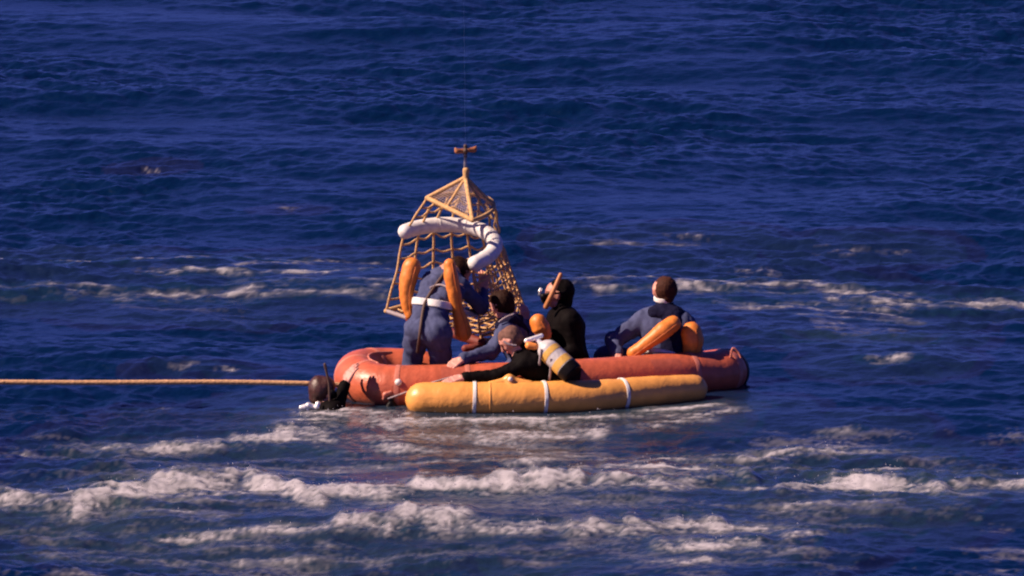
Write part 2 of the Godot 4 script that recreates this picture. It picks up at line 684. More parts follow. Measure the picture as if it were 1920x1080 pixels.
func strap_band(called: String, path: PackedVector3Array, nrm: Vector3, width: float, mat: Material, parent: Node3D, closed := true, thick := 0.008) -> MeshInstance3D:
	# a flat band: a rounded strip of the given width along nrm, standing a little proud
	var acc := new_acc()
	nrm = nrm.normalized()
	var n := path.size()
	var c := Vector3.ZERO
	for p in path:
		c += p / n
	var prof := [[-0.5, 0.0], [-0.5, 0.7], [-0.38, 1.0], [0.38, 1.0], [0.5, 0.7], [0.5, 0.0]]
	var m := prof.size()
	for k in n:
		var t := (path[(k + 1) % n] - path[(k - 1 + n) % n]) if closed else (path[mini(k + 1, n - 1)] - path[maxi(k - 1, 0)])
		var out := t.cross(nrm).normalized()
		if out.dot(path[k] - c) < 0.0:
			out = -out
		for q in prof:
			acc.v.append(path[k] + nrm * q[0] * width + out * q[1] * thick)
	var tris := PackedInt32Array()
	for k in (n if closed else n - 1):
		for q in m - 1:
			var a := k * m + q
			var b := k * m + q + 1
			var d := ((k + 1) % n) * m + q
			var e := ((k + 1) % n) * m + q + 1
			tris.append_array(PackedInt32Array([a, b, d, b, e, d]))
	acc.i = tris
	acc.n = vertex_normals(acc.v, tris)
	var mid: Vector3 = acc.v[2]
	if acc.n[2].dot(mid - c) < 0.0:
		for k in acc.n.size():
			acc.n[k] = -acc.n[k]
		for k in range(0, tris.size(), 3):
			var s := tris[k]
			tris[k] = tris[k + 1]
			tris[k + 1] = s
		acc.i = tris
	return commit(acc, called, mat, parent)


# ------------------------------------------------------------------ the sea

# foam lines: from (u, v) to (u, v), half width in metres across the wave, strength, height of the breaking crest
var foam_lines := [
	[150, 965, 330, 925, 0.60, 1.0, 0.10], [330, 925, 480, 912, 0.42, 0.85, 0.12], [470, 912, 600, 945, 0.50, 1.0, 0.13], [600, 950, 780, 938, 0.30, 1.0, 0.13],
	[780, 938, 960, 930, 0.34, 1.0, 0.14], [940, 930, 1080, 922, 0.42, 1.0, 0.13], [1130, 925, 1250, 928, 0.26, 0.9, 0.10], [1240, 925, 1400, 908, 0.34, 0.85, 0.11],
	[1470, 938, 1580, 925, 0.30, 0.95, 0.10], [1570, 918, 1760, 915, 0.42, 1.0, 0.12], [1760, 915, 1930, 905, 0.3, 0.8, 0.08], [-20, 960, 160, 975, 0.4, 0.8, 0.08],
	[640, 1003, 760, 1000, 0.30, 0.95, 0.09], [750, 1000, 865, 1002, 0.46, 1.0, 0.11], [885, 1008, 1010, 1010, 0.22, 0.75, 0.05], [1075, 1008, 1190, 1010, 0.28, 0.9, 0.09],
	[1180, 1000, 1345, 995, 0.34, 0.95, 0.10], [1240, 1035, 1420, 1030, 0.28, 0.8, 0.06], [1480, 1012, 1530, 1010, 0.26, 0.8, 0.05], [1270, 1066, 1320, 1058, 0.14, 0.95, 0.03],
	[232, 842, 300, 835, 0.22, 0.75, 0.05], [290, 834, 410, 822, 0.3, 0.8, 0.07], [440, 822, 540, 808, 0.34, 0.8, 0.07], [530, 806, 760, 826, 0.6, 0.8, 0.05],
	[700, 800, 960, 812, 0.6, 0.68, 0.02], [900, 808, 1130, 800, 0.6, 0.66, 0.02], [560, 790, 900, 795, 0.5, 0.66, 0.0], [760, 840, 1000, 836, 0.5, 0.64, 0.0], [1190, 795, 1330, 782, 0.3, 0.75, 0.03], [1320, 778, 1385, 768, 0.18, 0.75, 0.02],
	[1050, 785, 1260, 778, 0.3, 0.65, 0.0], [1090, 888, 1240, 878, 0.24, 0.85, 0.06], [960, 864, 1100, 850, 0.22, 0.72, 0.04], [790, 890, 920, 872, 0.12, 0.72, 0.03],
	[1440, 858, 1550, 845, 0.26, 0.75, 0.05], [1300, 868, 1450, 856, 0.18, 0.7, 0.03], [1540, 836, 1590, 830, 0.16, 0.7, 0.02], [1570, 890, 1690, 878, 0.2, 0.65, 0.03],
	[400, 885, 560, 900, 0.3, 0.62, 0.03], [232, 875, 330, 872, 0.2, 0.62, 0.02], [232, 905, 420, 900, 0.3, 0.6, 0.02], [700, 915, 900, 912, 0.35, 0.55, 0.0],
	[232, 1000, 420, 985, 0.4, 0.62, 0.02], [260, 1030, 500, 1020, 0.4, 0.58, 0.02], [420, 1050, 600, 1060, 0.5, 0.56, 0.0], [600, 1030, 720, 1050, 0.4, 0.55, 0.0], [960, 1040, 1180, 1030, 0.4, 0.52, 0.0],
	[980, 965, 1250, 955, 0.4, 0.58, 0.0], [700, 965, 960, 975, 0.35, 0.56, 0.0], [1440, 965, 1680, 955, 0.35, 0.58, 0.02], [1130, 900, 1360, 895, 0.3, 0.56, 0.0],
	[220, 494, 330, 494, 0.3, 0.85, 0.0], [320, 494, 420, 484, 0.22, 0.75, 0.0], [490, 492, 570, 494, 0.35, 0.75, 0.0], [450, 508, 560, 506, 0.3, 0.72, 0.0], [360, 517, 460, 524, 0.35, 0.78, 0.0],
	[580, 485, 720, 482, 0.35, 0.62, 0.0], [540, 520, 610, 524, 0.45, 0.68, 0.0], [270, 550, 470, 552, 0.5, 0.72, 0.0], [430, 552, 560, 548, 0.45, 0.75, 0.0], [540, 545, 720, 556, 0.5, 0.6, 0.0],
	[232, 520, 320, 520, 0.5, 0.55, 0.0], [232, 570, 450, 575, 0.5, 0.5, 0.0], [600, 505, 740, 512, 0.5, 0.55, 0.0], [0, 496, 220, 498, 0.5, 0.7, 0.0], [0, 548, 240, 550, 0.5, 0.65, 0.0],
	[1060, 535, 1160, 530, 0.45, 0.7, 0.0], [1060, 546, 1150, 547, 0.3, 0.8, 0.0], [1110, 512, 1240, 516, 0.5, 0.6, 0.0], [1260, 540, 1340, 540, 0.45, 0.7, 0.0], [1340, 528, 1480, 524, 0.55, 0.75, 0.0],
	[1360, 540, 1560, 545, 0.6, 0.66, 0.0], [1470, 528, 1580, 545, 0.5, 0.75, 0.0], [1560, 556, 1700, 562, 0.45, 0.85, 0.0], [1700, 562, 1930, 555, 0.5, 0.7, 0.0], [1470, 576, 1580, 582, 0.35, 0.8, 0.0],
	[1380, 580, 1480, 576, 0.25, 0.6, 0.0], [1580, 586, 1690, 584, 0.5, 0.65, 0.0], [1540, 608, 1600, 614, 0.4, 0.65, 0.0], [1540, 628, 1690, 632, 0.5, 0.6, 0.0], [1640, 690, 1690, 688, 0.2, 0.8, 0.02],
	[1350, 500, 1450, 502, 0.45, 0.66, 0.0], [1530, 460, 1600, 462, 0.35, 0.66, 0.0], [1600, 458, 1700, 460, 0.4, 0.6, 0.0], [1230, 440, 1345, 443, 0.35, 0.62, 0.0], [1120, 455, 1300, 455, 0.5, 0.48, 0.0],
	[1180, 602, 1240, 640, 0.6, 0.45, 0.0], [280, 317, 292, 317, 0.3, 0.85, 0.0], [536, 400, 546, 400, 0.25, 0.8, 0.0],
	[640, 776, 780, 780, 0.28, 0.75, 0.02], [780, 790, 1060, 789, 0.30, 0.72, 0.01], [1060, 786, 1200, 778, 0.22, 0.7, 0.01], [560, 772, 640, 778, 0.2, 0.85, 0.02], [340, 700, 350, 698, 0.12, 0.7, 0.0], [422, 704, 430, 703, 0.12, 0.75, 0.0], [290, 766, 306, 765, 0.14, 0.7, 0.0],
	[765, 781, 900, 783, 0.10, 0.95, 0.0], [900, 783, 1120, 781, 0.10, 0.9, 0.0], [1120, 779, 1340, 762, 0.10, 0.85, 0.0], [640, 771, 760, 775, 0.12, 0.9, 0.0], [570, 776, 640, 779, 0.10, 0.95, 0.01],
	[0, 958, 700, 936, 0.22, 0.8, 0.03], [600, 944, 1300, 924, 0.20, 0.8, 0.03], [1200, 930, 1920, 912, 0.20, 0.78, 0.03], [300, 1012, 1000, 1002, 0.18, 0.74, 0.02], [900, 1010, 1500, 994, 0.18, 0.76, 0.02],
	[200, 832, 900, 806, 0.18, 0.72, 0.02], [700, 862, 1300, 846, 0.14, 0.66, 0.01], [1000, 892, 1500, 874, 0.14, 0.68, 0.01], [1200, 862, 1700, 838, 0.14, 0.66, 0.01], [900, 972, 1600, 958, 0.16, 0.62, 0.0], [100, 1046, 800, 1040, 0.18, 0.62, 0.0],
	[1040, 528, 1400, 520, 0.30, 0.66, 0.0], [1180, 548, 1600, 540, 0.30, 0.66, 0.0], [1320, 532, 1700, 552, 0.35, 0.72, 0.0], [1340, 568, 1700, 574, 0.30, 0.66, 0.0], [1500, 592, 1720, 596, 0.3, 0.62, 0.0], [1400, 512, 1640, 520, 0.3, 0.62, 0.0],
	[230, 500, 560, 488, 0.28, 0.66, 0.0], [300, 526, 740, 514, 0.30, 0.64, 0.0], [230, 560, 700, 548, 0.32, 0.66, 0.0], [450, 536, 740, 540, 0.28, 0.60, 0.0],
	[1550, 805, 1610, 800, 0.2, 0.6, 0.02], [1200, 850, 1300, 845, 0.3, 0.5, 0.0], [560, 868, 760, 862, 0.4, 0.5, 0.0],
]


func axis(fine_lo: float, fine_hi: float, step_lo: float, step_hi: float, far: float) -> PackedFloat32Array:
	var mid := PackedFloat32Array()
	var x := fine_lo
	while x < fine_hi:
		mid.append(x)
		x += lerpf(step_lo, step_hi, (x - fine_lo) / (fine_hi - fine_lo))
	var out := PackedFloat32Array()
	var rev := []
	var s := step_lo * 1.5
	x = fine_lo
	while x > -far:
		x -= s
		s *= 1.25
		rev.append(x)
	rev.reverse()
	for q in rev:
		out.append(q)
	out.append_array(mid)
	s = step_hi * 1.5
	x = mid[mid.size() - 1]
	while x < far:
		x += s
		s *= 1.25
		out.append(x)
	return out


func sea() -> void:
	var xs := axis(-6.4, 6.4, 0.025, 0.025, 3500.0)
	var zs := axis(-27.0, 9.5, 0.062, 0.030, 3500.0)
	var nx := xs.size()
	var nz := zs.size()
	var swell := FastNoiseLite.new()
	swell.seed = 11
	swell.noise_type = FastNoiseLite.TYPE_SIMPLEX_SMOOTH
	swell.frequency = 0.42
	swell.fractal_octaves = 2
	var chop := FastNoiseLite.new()
	chop.seed = 12
	chop.noise_type = FastNoiseLite.TYPE_SIMPLEX_SMOOTH
	chop.frequency = 1.15
	chop.fractal_octaves = 4
	chop.fractal_gain = 0.52
	chop.fractal_lacunarity = 2.15
	var fn := FastNoiseLite.new()
	fn.seed = 13
	fn.noise_type = FastNoiseLite.TYPE_SIMPLEX_SMOOTH
	fn.frequency = 1.0
	fn.fractal_octaves = 4
	fn.fractal_gain = 0.6
	var H := PackedFloat32Array()
	H.resize(nx * nz)
	var F := PackedFloat32Array()
	F.resize(nx * nz)
	var G := PackedFloat32Array()
	G.resize(nx * nz)
	# breaking crests and foam masks of the foam lines
	for L in foam_lines:
		var a := on_sea(L[0], L[1])
		var b := on_sea(L[2], L[3])
		var w: float = L[4] * (0.45 if a.z < -3.0 else (0.9 if L[5] > 0.84 else 0.80))
		var reach := w * 2.4 + 0.5
		var dx := maxf(0.02, b.x - a.x)
		var ends := 0.10
		var i0 := zs.bsearch(minf(a.z, b.z) - reach)
		var i1 := mini(nz - 1, zs.bsearch(maxf(a.z, b.z) + reach))
		var j0 := xs.bsearch(a.x - 1.0)
		var j1 := mini(nx - 1, xs.bsearch(b.x + 1.0))
		for j in range(j0, j1 + 1):
			var x := xs[j]
			var f := clampf((x - a.x) / dx, 0.0, 1.0)
			var wob := fn.get_noise_2d(x * 1.7, a.z * 3.1) * w * 0.9
			var zc := lerpf(a.z, b.z, f) + wob
			var over := maxf(maxf(a.x - x, x - b.x), 0.0)
			var fade := exp(-over * over / (ends * ends)) * (0.8 + 0.4 * fn.get_noise_2d(x * 2.5 + 40.0, a.z))
			for i in range(i0, i1 + 1):
				var d := zs[i] - zc
				var o := i * nx + j
				var q := d / w
				var m: float = L[5] * (0.85 if L[5] < 0.63 else 1.0) * fade * exp(-q * q * 0.9)
				if m > F[o]:
					F[o] = m
				var wide: float = L[5] * exp(-over * over / 0.2) * minf(1.0, dx * 1.2) * exp(-q * q * 0.10)
				if wide > G[o]:
					G[o] = wide
				if L[6] > 0.0:
					var c := d + w * 0.45
					var prof := exp(-c * c / 0.16) if c < 0.0 else exp(-c * c / (0.05 + w * w * 0.35))
					var hgt: float = L[6] * 0.75 * minf(fade, 1.0) * prof
					if hgt > H[o]:
						H[o] = hgt
	for i in nz:
		var z := zs[i]
		for j in nx:
			var x := xs[j]
			var o := i * nx + j
			var far := maxf(absf(x) - 6.4, maxf(z - 9.5, -27.0 - z))
			if far > 3.0:
				continue
			var calm := 1.0
			var ddx := maxf(absf(x - 0.25) - 1.75, 0.0)
			var ddz := maxf(absf(z + 0.3) - 0.7, 0.0)
			calm = lerpf(0.30, 1.0, smoothstep(0.1, 2.2, sqrt(ddx * ddx + ddz * ddz)))
			if far > 0.0:
				calm *= 1.0 - far / 3.0
			var gust := 0.95 + 0.9 * swell.get_noise_2d(x * 0.5 + 70.0, z * 0.35 + 15.0)
			var c1 := chop.get_noise_2d(x * 0.30 + z * 0.14, z * 0.85)
			var h := swell.get_noise_2d(x * 0.26 - z * 0.12, z * 0.60) * 0.13
			h += c1 * 0.066 * gust
			h += chop.get_noise_2d(x * 1.7 - z * 0.4 + 90.0, z * 2.3) * 0.036 * gust
			H[o] = (H[o] + h) * calm
	# the water itself
	var acc := new_acc()
	acc.v.resize(nx * nz)
	acc.n.resize(nx * nz)
	acc.c.resize(nx * nz)
	acc.uv.resize(nx * nz)
	var deep := Color(0.0038, 0.0112, 0.039)
	var aerated := Color(0.018, 0.032, 0.046)
	for i in nz:
		for j in nx:
			var o := i * nx + j
			var il := maxi(i - 1, 0)
			var ih := mini(i + 1, nz - 1)
			var jl := maxi(j - 1, 0)
			var jh := mini(j + 1, nx - 1)
			acc.v[o] = Vector3(xs[j], H[o], zs[i])
			acc.n[o] = Vector3((H[i * nx + jl] - H[i * nx + jh]) / (xs[jh] - xs[jl]), 1.0, (H[il * nx + j] - H[ih * nx + j]) / (zs[ih] - zs[il])).normalized()
			acc.c[o] = deep.lerp(aerated, clampf(G[o] * 1.15, 0.0, 1.0) * (0.35 if zs[i] < -3.0 else 1.0))
			acc.uv[o] = Vector2(xs[j], zs[i])
	var tris := PackedInt32Array()
	tris.resize((nx - 1) * (nz - 1) * 6)
	var w := 0
	for i in nz - 1:
		for j in nx - 1:
			var a := i * nx + j
			tris[w] = a
			tris[w + 1] = a + 1
			tris[w + 2] = a + nx
			tris[w + 3] = a + 1
			tris[w + 4] = a + nx + 1
			tris[w + 5] = a + nx
			w += 6
	acc.i = tris
	var water := paint(Color(1, 1, 1), 0.24, 0.5)
	water.vertex_color_use_as_albedo = true
	water.normal_enabled = true
	water.normal_texture = noise_tex(1024, 0.014, 4, true, 7.0, null, 77)
	water.normal_scale = 0.6
	water.uv1_scale = Vector3(0.55, 0.85, 1.0)
	var o_sea := commit(acc, "sea", water, self)
	o_sea.set_meta("kind", "structure")
	tag(o_sea, "choppy dark blue open sea all around the raft", "sea")
	# foam: a lumpy froth lying on the water
	var fa := new_acc()
	var idx := PackedInt32Array()
	idx.resize(nx * nz)
	idx.fill(-1)
	var A := PackedFloat32Array()
	A.resize(nx * nz)
	for i in nz:
		for j in nx:
			var o := i * nx + j
			var x := xs[j]
			var z := zs[i]
			if z > 0.6 and z < 9.5 and absf(x) < 6.4:
				# broken patches of old froth between the crests
				var patch := fn.get_noise_2d(x * 0.6 + 31.0, z * 0.9 - 12.0)
				F[o] = maxf(F[o], smoothstep(0.6, 1.6, z) * (0.12 + 0.6 * patch))
			if F[o] < 0.12:
				continue
			var near := smoothstep(-7.0, -2.0, z)
			var big := fn.get_noise_2d(x * 0.6 + z * 0.12, z * 2.4)
			var fine := lerpf(fn.get_noise_2d(x * 7.0 + 7.0, z * 7.0), fn.get_noise_2d(x * 13.0 + 7.0, z * 9.0), near)
			var solid := lerpf(1.0, 1.18 - 0.95 * F[o], near)
			var froth_a := smoothstep(0.30, lerpf(1.05, 1.0, near), F[o] * (0.82 + (big * 1.15 + fine * 0.95) * solid)) * lerpf(0.58, 0.92, near)
			var veil := clampf(F[o] * (0.34 + 0.7 * big + 0.6 * fine) - 0.06, 0.0, 0.42) * lerpf(0.25, 0.8, near)
			A[o] = maxf(froth_a, veil)
	for i in range(1, nz - 1):
		for j in range(1, nx - 1):
			var o := i * nx + j
			if maxf(maxf(A[o], A[o + 1]), maxf(A[o + nx], A[o + nx + 1])) < 0.02:
				continue
			for q in [o, o + 1, o + nx, o + nx + 1]:
				if idx[q] < 0:
					idx[q] = fa.v.size()
					var p := Vector3(xs[q % nx], 0, zs[q / nx])
					var lump := 0.5 + 0.5 * fn.get_noise_2d(p.x * 22.0, p.z * 8.0)
					fa.v.append(Vector3(p.x, H[q] + 0.003 + A[q] * (0.003 + 0.009 * lump * smoothstep(-5.0, 0.0, p.z)), p.z))
					fa.c.append(Color(0.47, 0.455, 0.51, A[q]))
			fa.i.append_array(PackedInt32Array([idx[o], idx[o + 1], idx[o + nx], idx[o + 1], idx[o + nx + 1], idx[o + nx]]))
	fa.n = vertex_normals(fa.v, fa.i)
	for q in fa.n.size():
		fa.n[q] = (fa.n[q] + Vector3(0, 2.2, 0)).normalized()
	var froth := paint(Color(1, 1, 1), 0.95, 0.2)
	froth.vertex_color_use_as_albedo = true
	froth.transparency = BaseMaterial3D.TRANSPARENCY_ALPHA
	var o_foam := commit(fa, "sea_foam", froth, self)
	o_foam.set_meta("kind", "stuff")
	tag(o_foam, "white foam streaks and breaking crests lying on the blue sea", "foam")
	# droplets thrown up along the breaking crests
	var drop := SphereMesh.new()
	drop.radius = 1.0
	drop.height = 2.0
	drop.radial_segments = 6
	drop.rings = 3
	drop.material = paint(Color(0.52, 0.50, 0.56), 0.9, 0.2)
	var spots: Array[Transform3D] = []
	for i in range(2, nz - 2):
		if zs[i] < 0.5 or zs[i] > 9.4:
			continue
		for j in range(2, nx - 2):
			var o := i * nx + j
			if absf(xs[j]) > 6.4 or A[o] < 0.35 or rng.randf() > 0.55 * A[o]:
				continue
			var hgt := -log(maxf(rng.randf(), 0.02)) * 0.020
			var r := rng.randf_range(0.0014, 0.0036)
			var p := Vector3(xs[j] + rng.randf_range(-0.02, 0.02), H[o] + 0.01 + hgt, zs[i] + rng.randf_range(-0.04, 0.04))
			spots.append(Transform3D(Basis.from_scale(Vector3(r, r * rng.randf_range(1.0, 2.4), r)), p))
	var mm := MultiMesh.new()
	mm.transform_format = MultiMesh.TRANSFORM_3D
	mm.mesh = drop
	mm.instance_count = spots.size()
	for k in spots.size():
		mm.set_instance_transform(k, spots[k])
	var spray := MultiMeshInstance3D.new()
	spray.name = "spray"
	spray.multimesh = mm
	spray.set_meta("kind", "stuff")
	tag(spray, "fine white spray thrown up along the breaking wave crests", "spray")
	add_child(spray, true)
	print("drops ", spots.size())
	print("sea ", nx, " x ", nz, " foam tris ", fa.i.size() / 3)


# ------------------------------------------------------------------ the raft

func near_z(x: float) -> float:
	return -0.06 - 0.19 * pow(maxf(0.0, x + 0.6) / 2.5, 1.4) * 1.9


func raft() -> void:
	var t := thing("life_raft", "long red orange inflatable raft carrying the men, rounded bow at left, shaded stern at right", "raft", Vector3(0.25, 0, -0.4))
	var loop := [
		Vector3(-1.06, 0.13, 0.0), Vector3(-0.5, 0.135, 0.0), Vector3(0.1, 0.145, -0.06), Vector3(0.7, 0.150, -0.20), Vector3(1.3, 0.14, -0.47), Vector3(1.68, 0.12, -0.68),
		Vector3(1.84, 0.115, -0.80), Vector3(1.80, 0.08, -1.02), Vector3(1.45, 0.03, -1.06), Vector3(0.9, 0.02, -0.92), Vector3(0.3, 0.01, -0.82), Vector3(-0.35, 0.02, -0.74),
		Vector3(-0.80, 0.115, -0.76), Vector3(-1.12, 0.145, -0.72), Vector3(-1.31, 0.165, -0.50), Vector3(-1.30, 0.15, -0.22),
	]
	var path := spline(loop, 10, true)
	var acc := new_acc()
	tube(acc, path, [0.192], 40, true)
	var ring_tube := commit(acc, "inflated_tube", M.rubber, t)
	# welded seam bands round the tube
	for k in [2, 12, 45, 58, 66, 100, 134, 146, 153]:
		var p := path[k]
		var d := (path[(k + 1) % path.size()] - path[k - 1]).normalized()
		var acc2 := new_acc()
		tube(acc2, PackedVector3Array([p - d * 0.022, p - d * 0.02, p + d * 0.02, p + d * 0.022]), [0.190, 0.1955, 0.1955, 0.190], 40)
		commit(acc2, "seam_band", M.seam, ring_tube)
	# a rubbing strake along the outside of the near tube
	var strake := []
	for k in range(4, 58, 6):
		strake.append(path[k] + Vector3(0, 0.02, 0.191) + Vector3(0.06, 0, 0) * (float(k) / 58.0))
	# carrying patch and valve
	var fl := new_acc()
	var c := Vector3(0.25, -0.01, -0.40)
	fl.v.append(c)
	fl.n.append(Vector3.UP)
	for p in path:
		fl.v.append(Vector3(p.x, p.y - 0.12 + 0.012 * sin(p.x * 7.0), p.z))
		fl.n.append(Vector3.UP)
	for k in path.size():
		fl.i.append_array(PackedInt32Array([0, 1 + k, 1 + (k + 1) % path.size()]))
	commit(fl, "raft_floor", M.floor, t)
	# bow spray lip: the pale fold of fabric over the bow
	var lip := PackedVector3Array()
	for k in range(130, 156, 3):
		var p := path[k]
		var out := (p - Vector3(-0.7, p.y, -0.38)).normalized()
		lip.append(p - out * 0.10 + Vector3(0, 0.165, 0))
	var acc4 := new_acc()
	tube(acc4, lip, [0.012], 8, false, true)
	commit(acc4, "bow_fold", M.seam, t)
	# reinforcing patches glued on the near tube
	for q in [[8, 12, 20.0, 75.0], [37, 42, 10.0, 62.0], [47, 51, 35.0, 95.0]]:
		shell(path, q[0], q[1], 0.1945, q[2], q[3], M.patch, ring_tube)
	# inflation valve, a white disc on the near tube
	var vp := at(747, 718, 0.16)
	tube_part("valve", [Vector3(vp.x, vp.y, 0.135), Vector3(vp.x, vp.y + 0.012, 0.195)], [0.03], M.white, t, 16, 4, true, "round white valve cap")
	# stern loop and strap
	var sp := at(1376, 664, -0.66)
	tube_part("stern_loop", [sp + Vector3(-0.03, -0.03, 0), sp + Vector3(-0.01, 0.05, 0), sp + Vector3(0.035, 0.02, 0), sp + Vector3(0.06, -0.03, 0.01)], [0.009], M.seam, t, 8, 5)
	var b := path[62]
	var d2 := (path[63] - path[61]).normalized()
	var acc5 := new_acc()
	tube(acc5, PackedVector3Array([b - d2 * 0.05, b - d2 * 0.045, b + d2 * 0.045, b + d2 * 0.05]), [0.190, 0.197, 0.197, 0.190], 40)
	commit(acc5, "stern_band", M.black, t, "black band round the stern")


# a curved patch on a tube: path points k0..k1, between two angles up from the side facing +z
func shell(path: PackedVector3Array, k0: int, k1: int, r: float, a0: float, a1: float, mat: Material, parent: Node3D) -> void:
	var acc := new_acc()
	for k in range(k0, k1 + 1):
		var d := (path[k + 1] - path[k - 1]).normalized()
		var side := d.cross(Vector3.UP).normalized()
		if side.z < 0.0:
			side = -side
		for j in 9:
			var a := deg_to_rad(lerpf(a0, a1, j / 8.0))
			var edge := 0.0 if (k == k0 or k == k1 or j == 0 or j == 8) else 1.0
			var n := side * cos(a) + Vector3.UP * sin(a)
			acc.v.append(path[k] + n * (r - 0.003 * (1.0 - edge)))
			acc.n.append(n)
	for k in k1 - k0:
		for j in 8:
			var a := k * 9 + j
			acc.i.append_array(PackedInt32Array([a, a + 1, a + 9, a + 1, a + 10, a + 9]))
	commit(acc, "patch", mat, parent)


func yellow_float() -> void:
	var t := thing("float_tube", "long yellow inflated float lashed along the near side of the red raft", "float", at(1050, 760, 0.25))
	var pts := [at(792, 749, 0.31), at(860, 749, 0.345), at(940, 749, 0.35), at(1030, 747, 0.315), at(1120, 744, 0.23), at(1210, 736, 0.06), at(1300, 729, -0.17)]
	var acc := new_acc()
	var rads := []
	for k in 49:
		var r := lerp_list([0.146, 0.152, 0.152, 0.150, 0.146, 0.138, 0.122], k / 48.0)
		var u: float = 960.0 + 220.0 * spline(pts, 8)[k].x
		for lash in [893.0, 1020.0, 1161.0]:
			r -= 0.006 * exp(-pow((u - lash) / 12.0, 2.0))
		rads.append(r + 0.0015 * sin(k * 1.7))
	tube(acc, spline(pts, 8), rads, 36, false, true)
	commit(acc, "inflated_tube", M.yellow, t)
	# white lashings round the float
	var path := spline(pts, 8)
	for u in [893, 1020, 1161]:
		var best := 0
		for k in path.size():
			if absf(at(u, 745, path[k].z).x - path[k].x) < absf(at(u, 745, path[best].z).x - path[best].x):
				best = k
		var p := path[best]
		var d := (path[mini(best + 1, path.size() - 1)] - path[best - 1]).normalized()
		var ring := PackedVector3Array()
		var side := d.cross(Vector3.UP).normalized()
		var r := lerp_list([0.146, 0.152, 0.152, 0.150, 0.146, 0.138, 0.122], float(best) / (path.size() - 1)) - 0.003
		for k in 36:
			ring.append(p + d * 0.012 * sin(TAU * k / 36.0 + 1.0) + (side * cos(TAU * k / 36.0) + Vector3.UP * sin(TAU * k / 36.0)) * r)
		strap_band("lashing", ring, d, 0.03, M.white, t, true, 0.007)
	# seam and the gusset that ties the float to the raft, with a white button
	var sd := (path[15] - path[13]).normalized()
	var acc2 := new_acc()
	tube(acc2, PackedVector3Array([path[14] - sd * 0.008, path[14] - sd * 0.006, path[14] + sd * 0.006, path[14] + sd * 0.008]), [0.149, 0.1545, 0.1545, 0.149], 36)
	commit(acc2, "seam_band", M.yellow, t)
	var g0 := at(920, 723, 0.35)
	var g1 := at(994, 722, 0.335)
	var top := at(955, 711, 0.33)
	var gusset := soft_part("gusset", [bone(g0, top, 0.034, 0.03), bone(g1, top, 0.034, 0.03), bone((g0 + g1) * 0.5, top, 0.06, 0.04), bone(g0, g1, 0.03, 0.03)], 0.008, 0.03, M.yellow, t)
	tube_part("button", [top + Vector3(0.006, 0.0, 0.02), top + Vector3(0.008, 0.008, 0.045)], [0.022], M.white, gusset, 14, 4, true)


func lifeline() -> void:
	var t := thing("lifeline", "thin lifeline rope looped along the near side of the raft from a black patch", "rope", at(735, 765, 0.2))
	tube_part("rope", [at(727, 748, 0.215), at(760, 736, 0.21), at(790, 724, 0.20), at(825, 713, 0.185), at(862, 703, 0.15)], [0.008], M.strap, t, 8, 6)
	var acc := new_acc()
	body_mesh(acc, [bone(at(734, 750, 0.2), at(728, 768, 0.2), 0.016, 0.04), bone(at(734, 750, 0.2), at(742, 768, 0.2), 0.014, 0.03)], 0.008, 0.02, [Color.WHITE])
	commit(acc, "anchor_patch", M.black, t)
	soft_part("anchor_flap", [bone(at(721, 740, 0.2), at(733, 735, 0.2), 0.018, 0.014), bone(at(719, 748, 0.2), at(723, 738, 0.2), 0.012, 0.016)], 0.007, 0.015, M.seam, t)


func tow_rope() -> void:
	var pts := [Vector3(-12.0, 0.30, 0.3)]
	for k in 9:
		var u := -60.0 + k * 80.0
		var p := at(u, 718.5, 0.02)
		pts.append(p)
	pts.append(at(650, 720, -0.04))
	var line := spline(pts, 10)
	var curve := Curve3D.new()
	for p in line:
		curve.add_point(p)
	var total := curve.get_baked_length()
	var o := thing("tow_rope", "", "rope", line[0])
	for strand in 3:
		var path := PackedVector3Array()
		var n := int(total / 0.022)
		for q in n:
			var s := total * q / (n - 1)
			var an := s / 0.17 * TAU + strand * TAU / 3.0
			var sag := 0.012 * sin(s * 0.9) - 0.006 * sin(s * 2.3)
			path.append(curve.sample_baked(s) + Vector3(0, sin(an) * 0.003 + sag, cos(an) * 0.003))
		var acc := new_acc()
		tube(acc, path, [0.019], 10)
		commit(acc, "strand", M.tow, o)
	tag(o, "straight tan tow rope running left from the raft's bow over the water", "rope")


# ------------------------------------------------------------------ the rescue net

var net_top := {}
var net_collar := {}
var net_base := {}
var net_inner := {}


func ring_level(lu: float, lv: float, nu: float, nv: float, pu: float, pv: float, zmid: float, dzk: float) -> Dictionary:
	var dz := (nu - lu) / 220.0 * dzk
	var l := at(lu, lv, zmid - dz * 0.5)
	var n := at(nu, nv, zmid + dz * 0.5)
	var mu := (lu + nu) * 0.5
	var mv := (lv + nv) * 0.5
	var mid := at(mu, mv, zmid)
	var p := at(mu + pu, mv + pv, zmid - pu / 220.0 * 1.1) - mid
	return {"mid": mid, "half": (n - l) * 0.5, "perp": p}


func mix_level(a: Dictionary, b: Dictionary, f: float) -> Dictionary:
	return {"mid": a.mid.lerp(b.mid, f), "half": a.half.lerp(b.half, f), "perp": a.perp.lerp(b.perp, f)}


func on_level(l: Dictionary, th: float) -> Vector3:
	return l.mid + l.half * cos(th) + l.perp * sin(th)


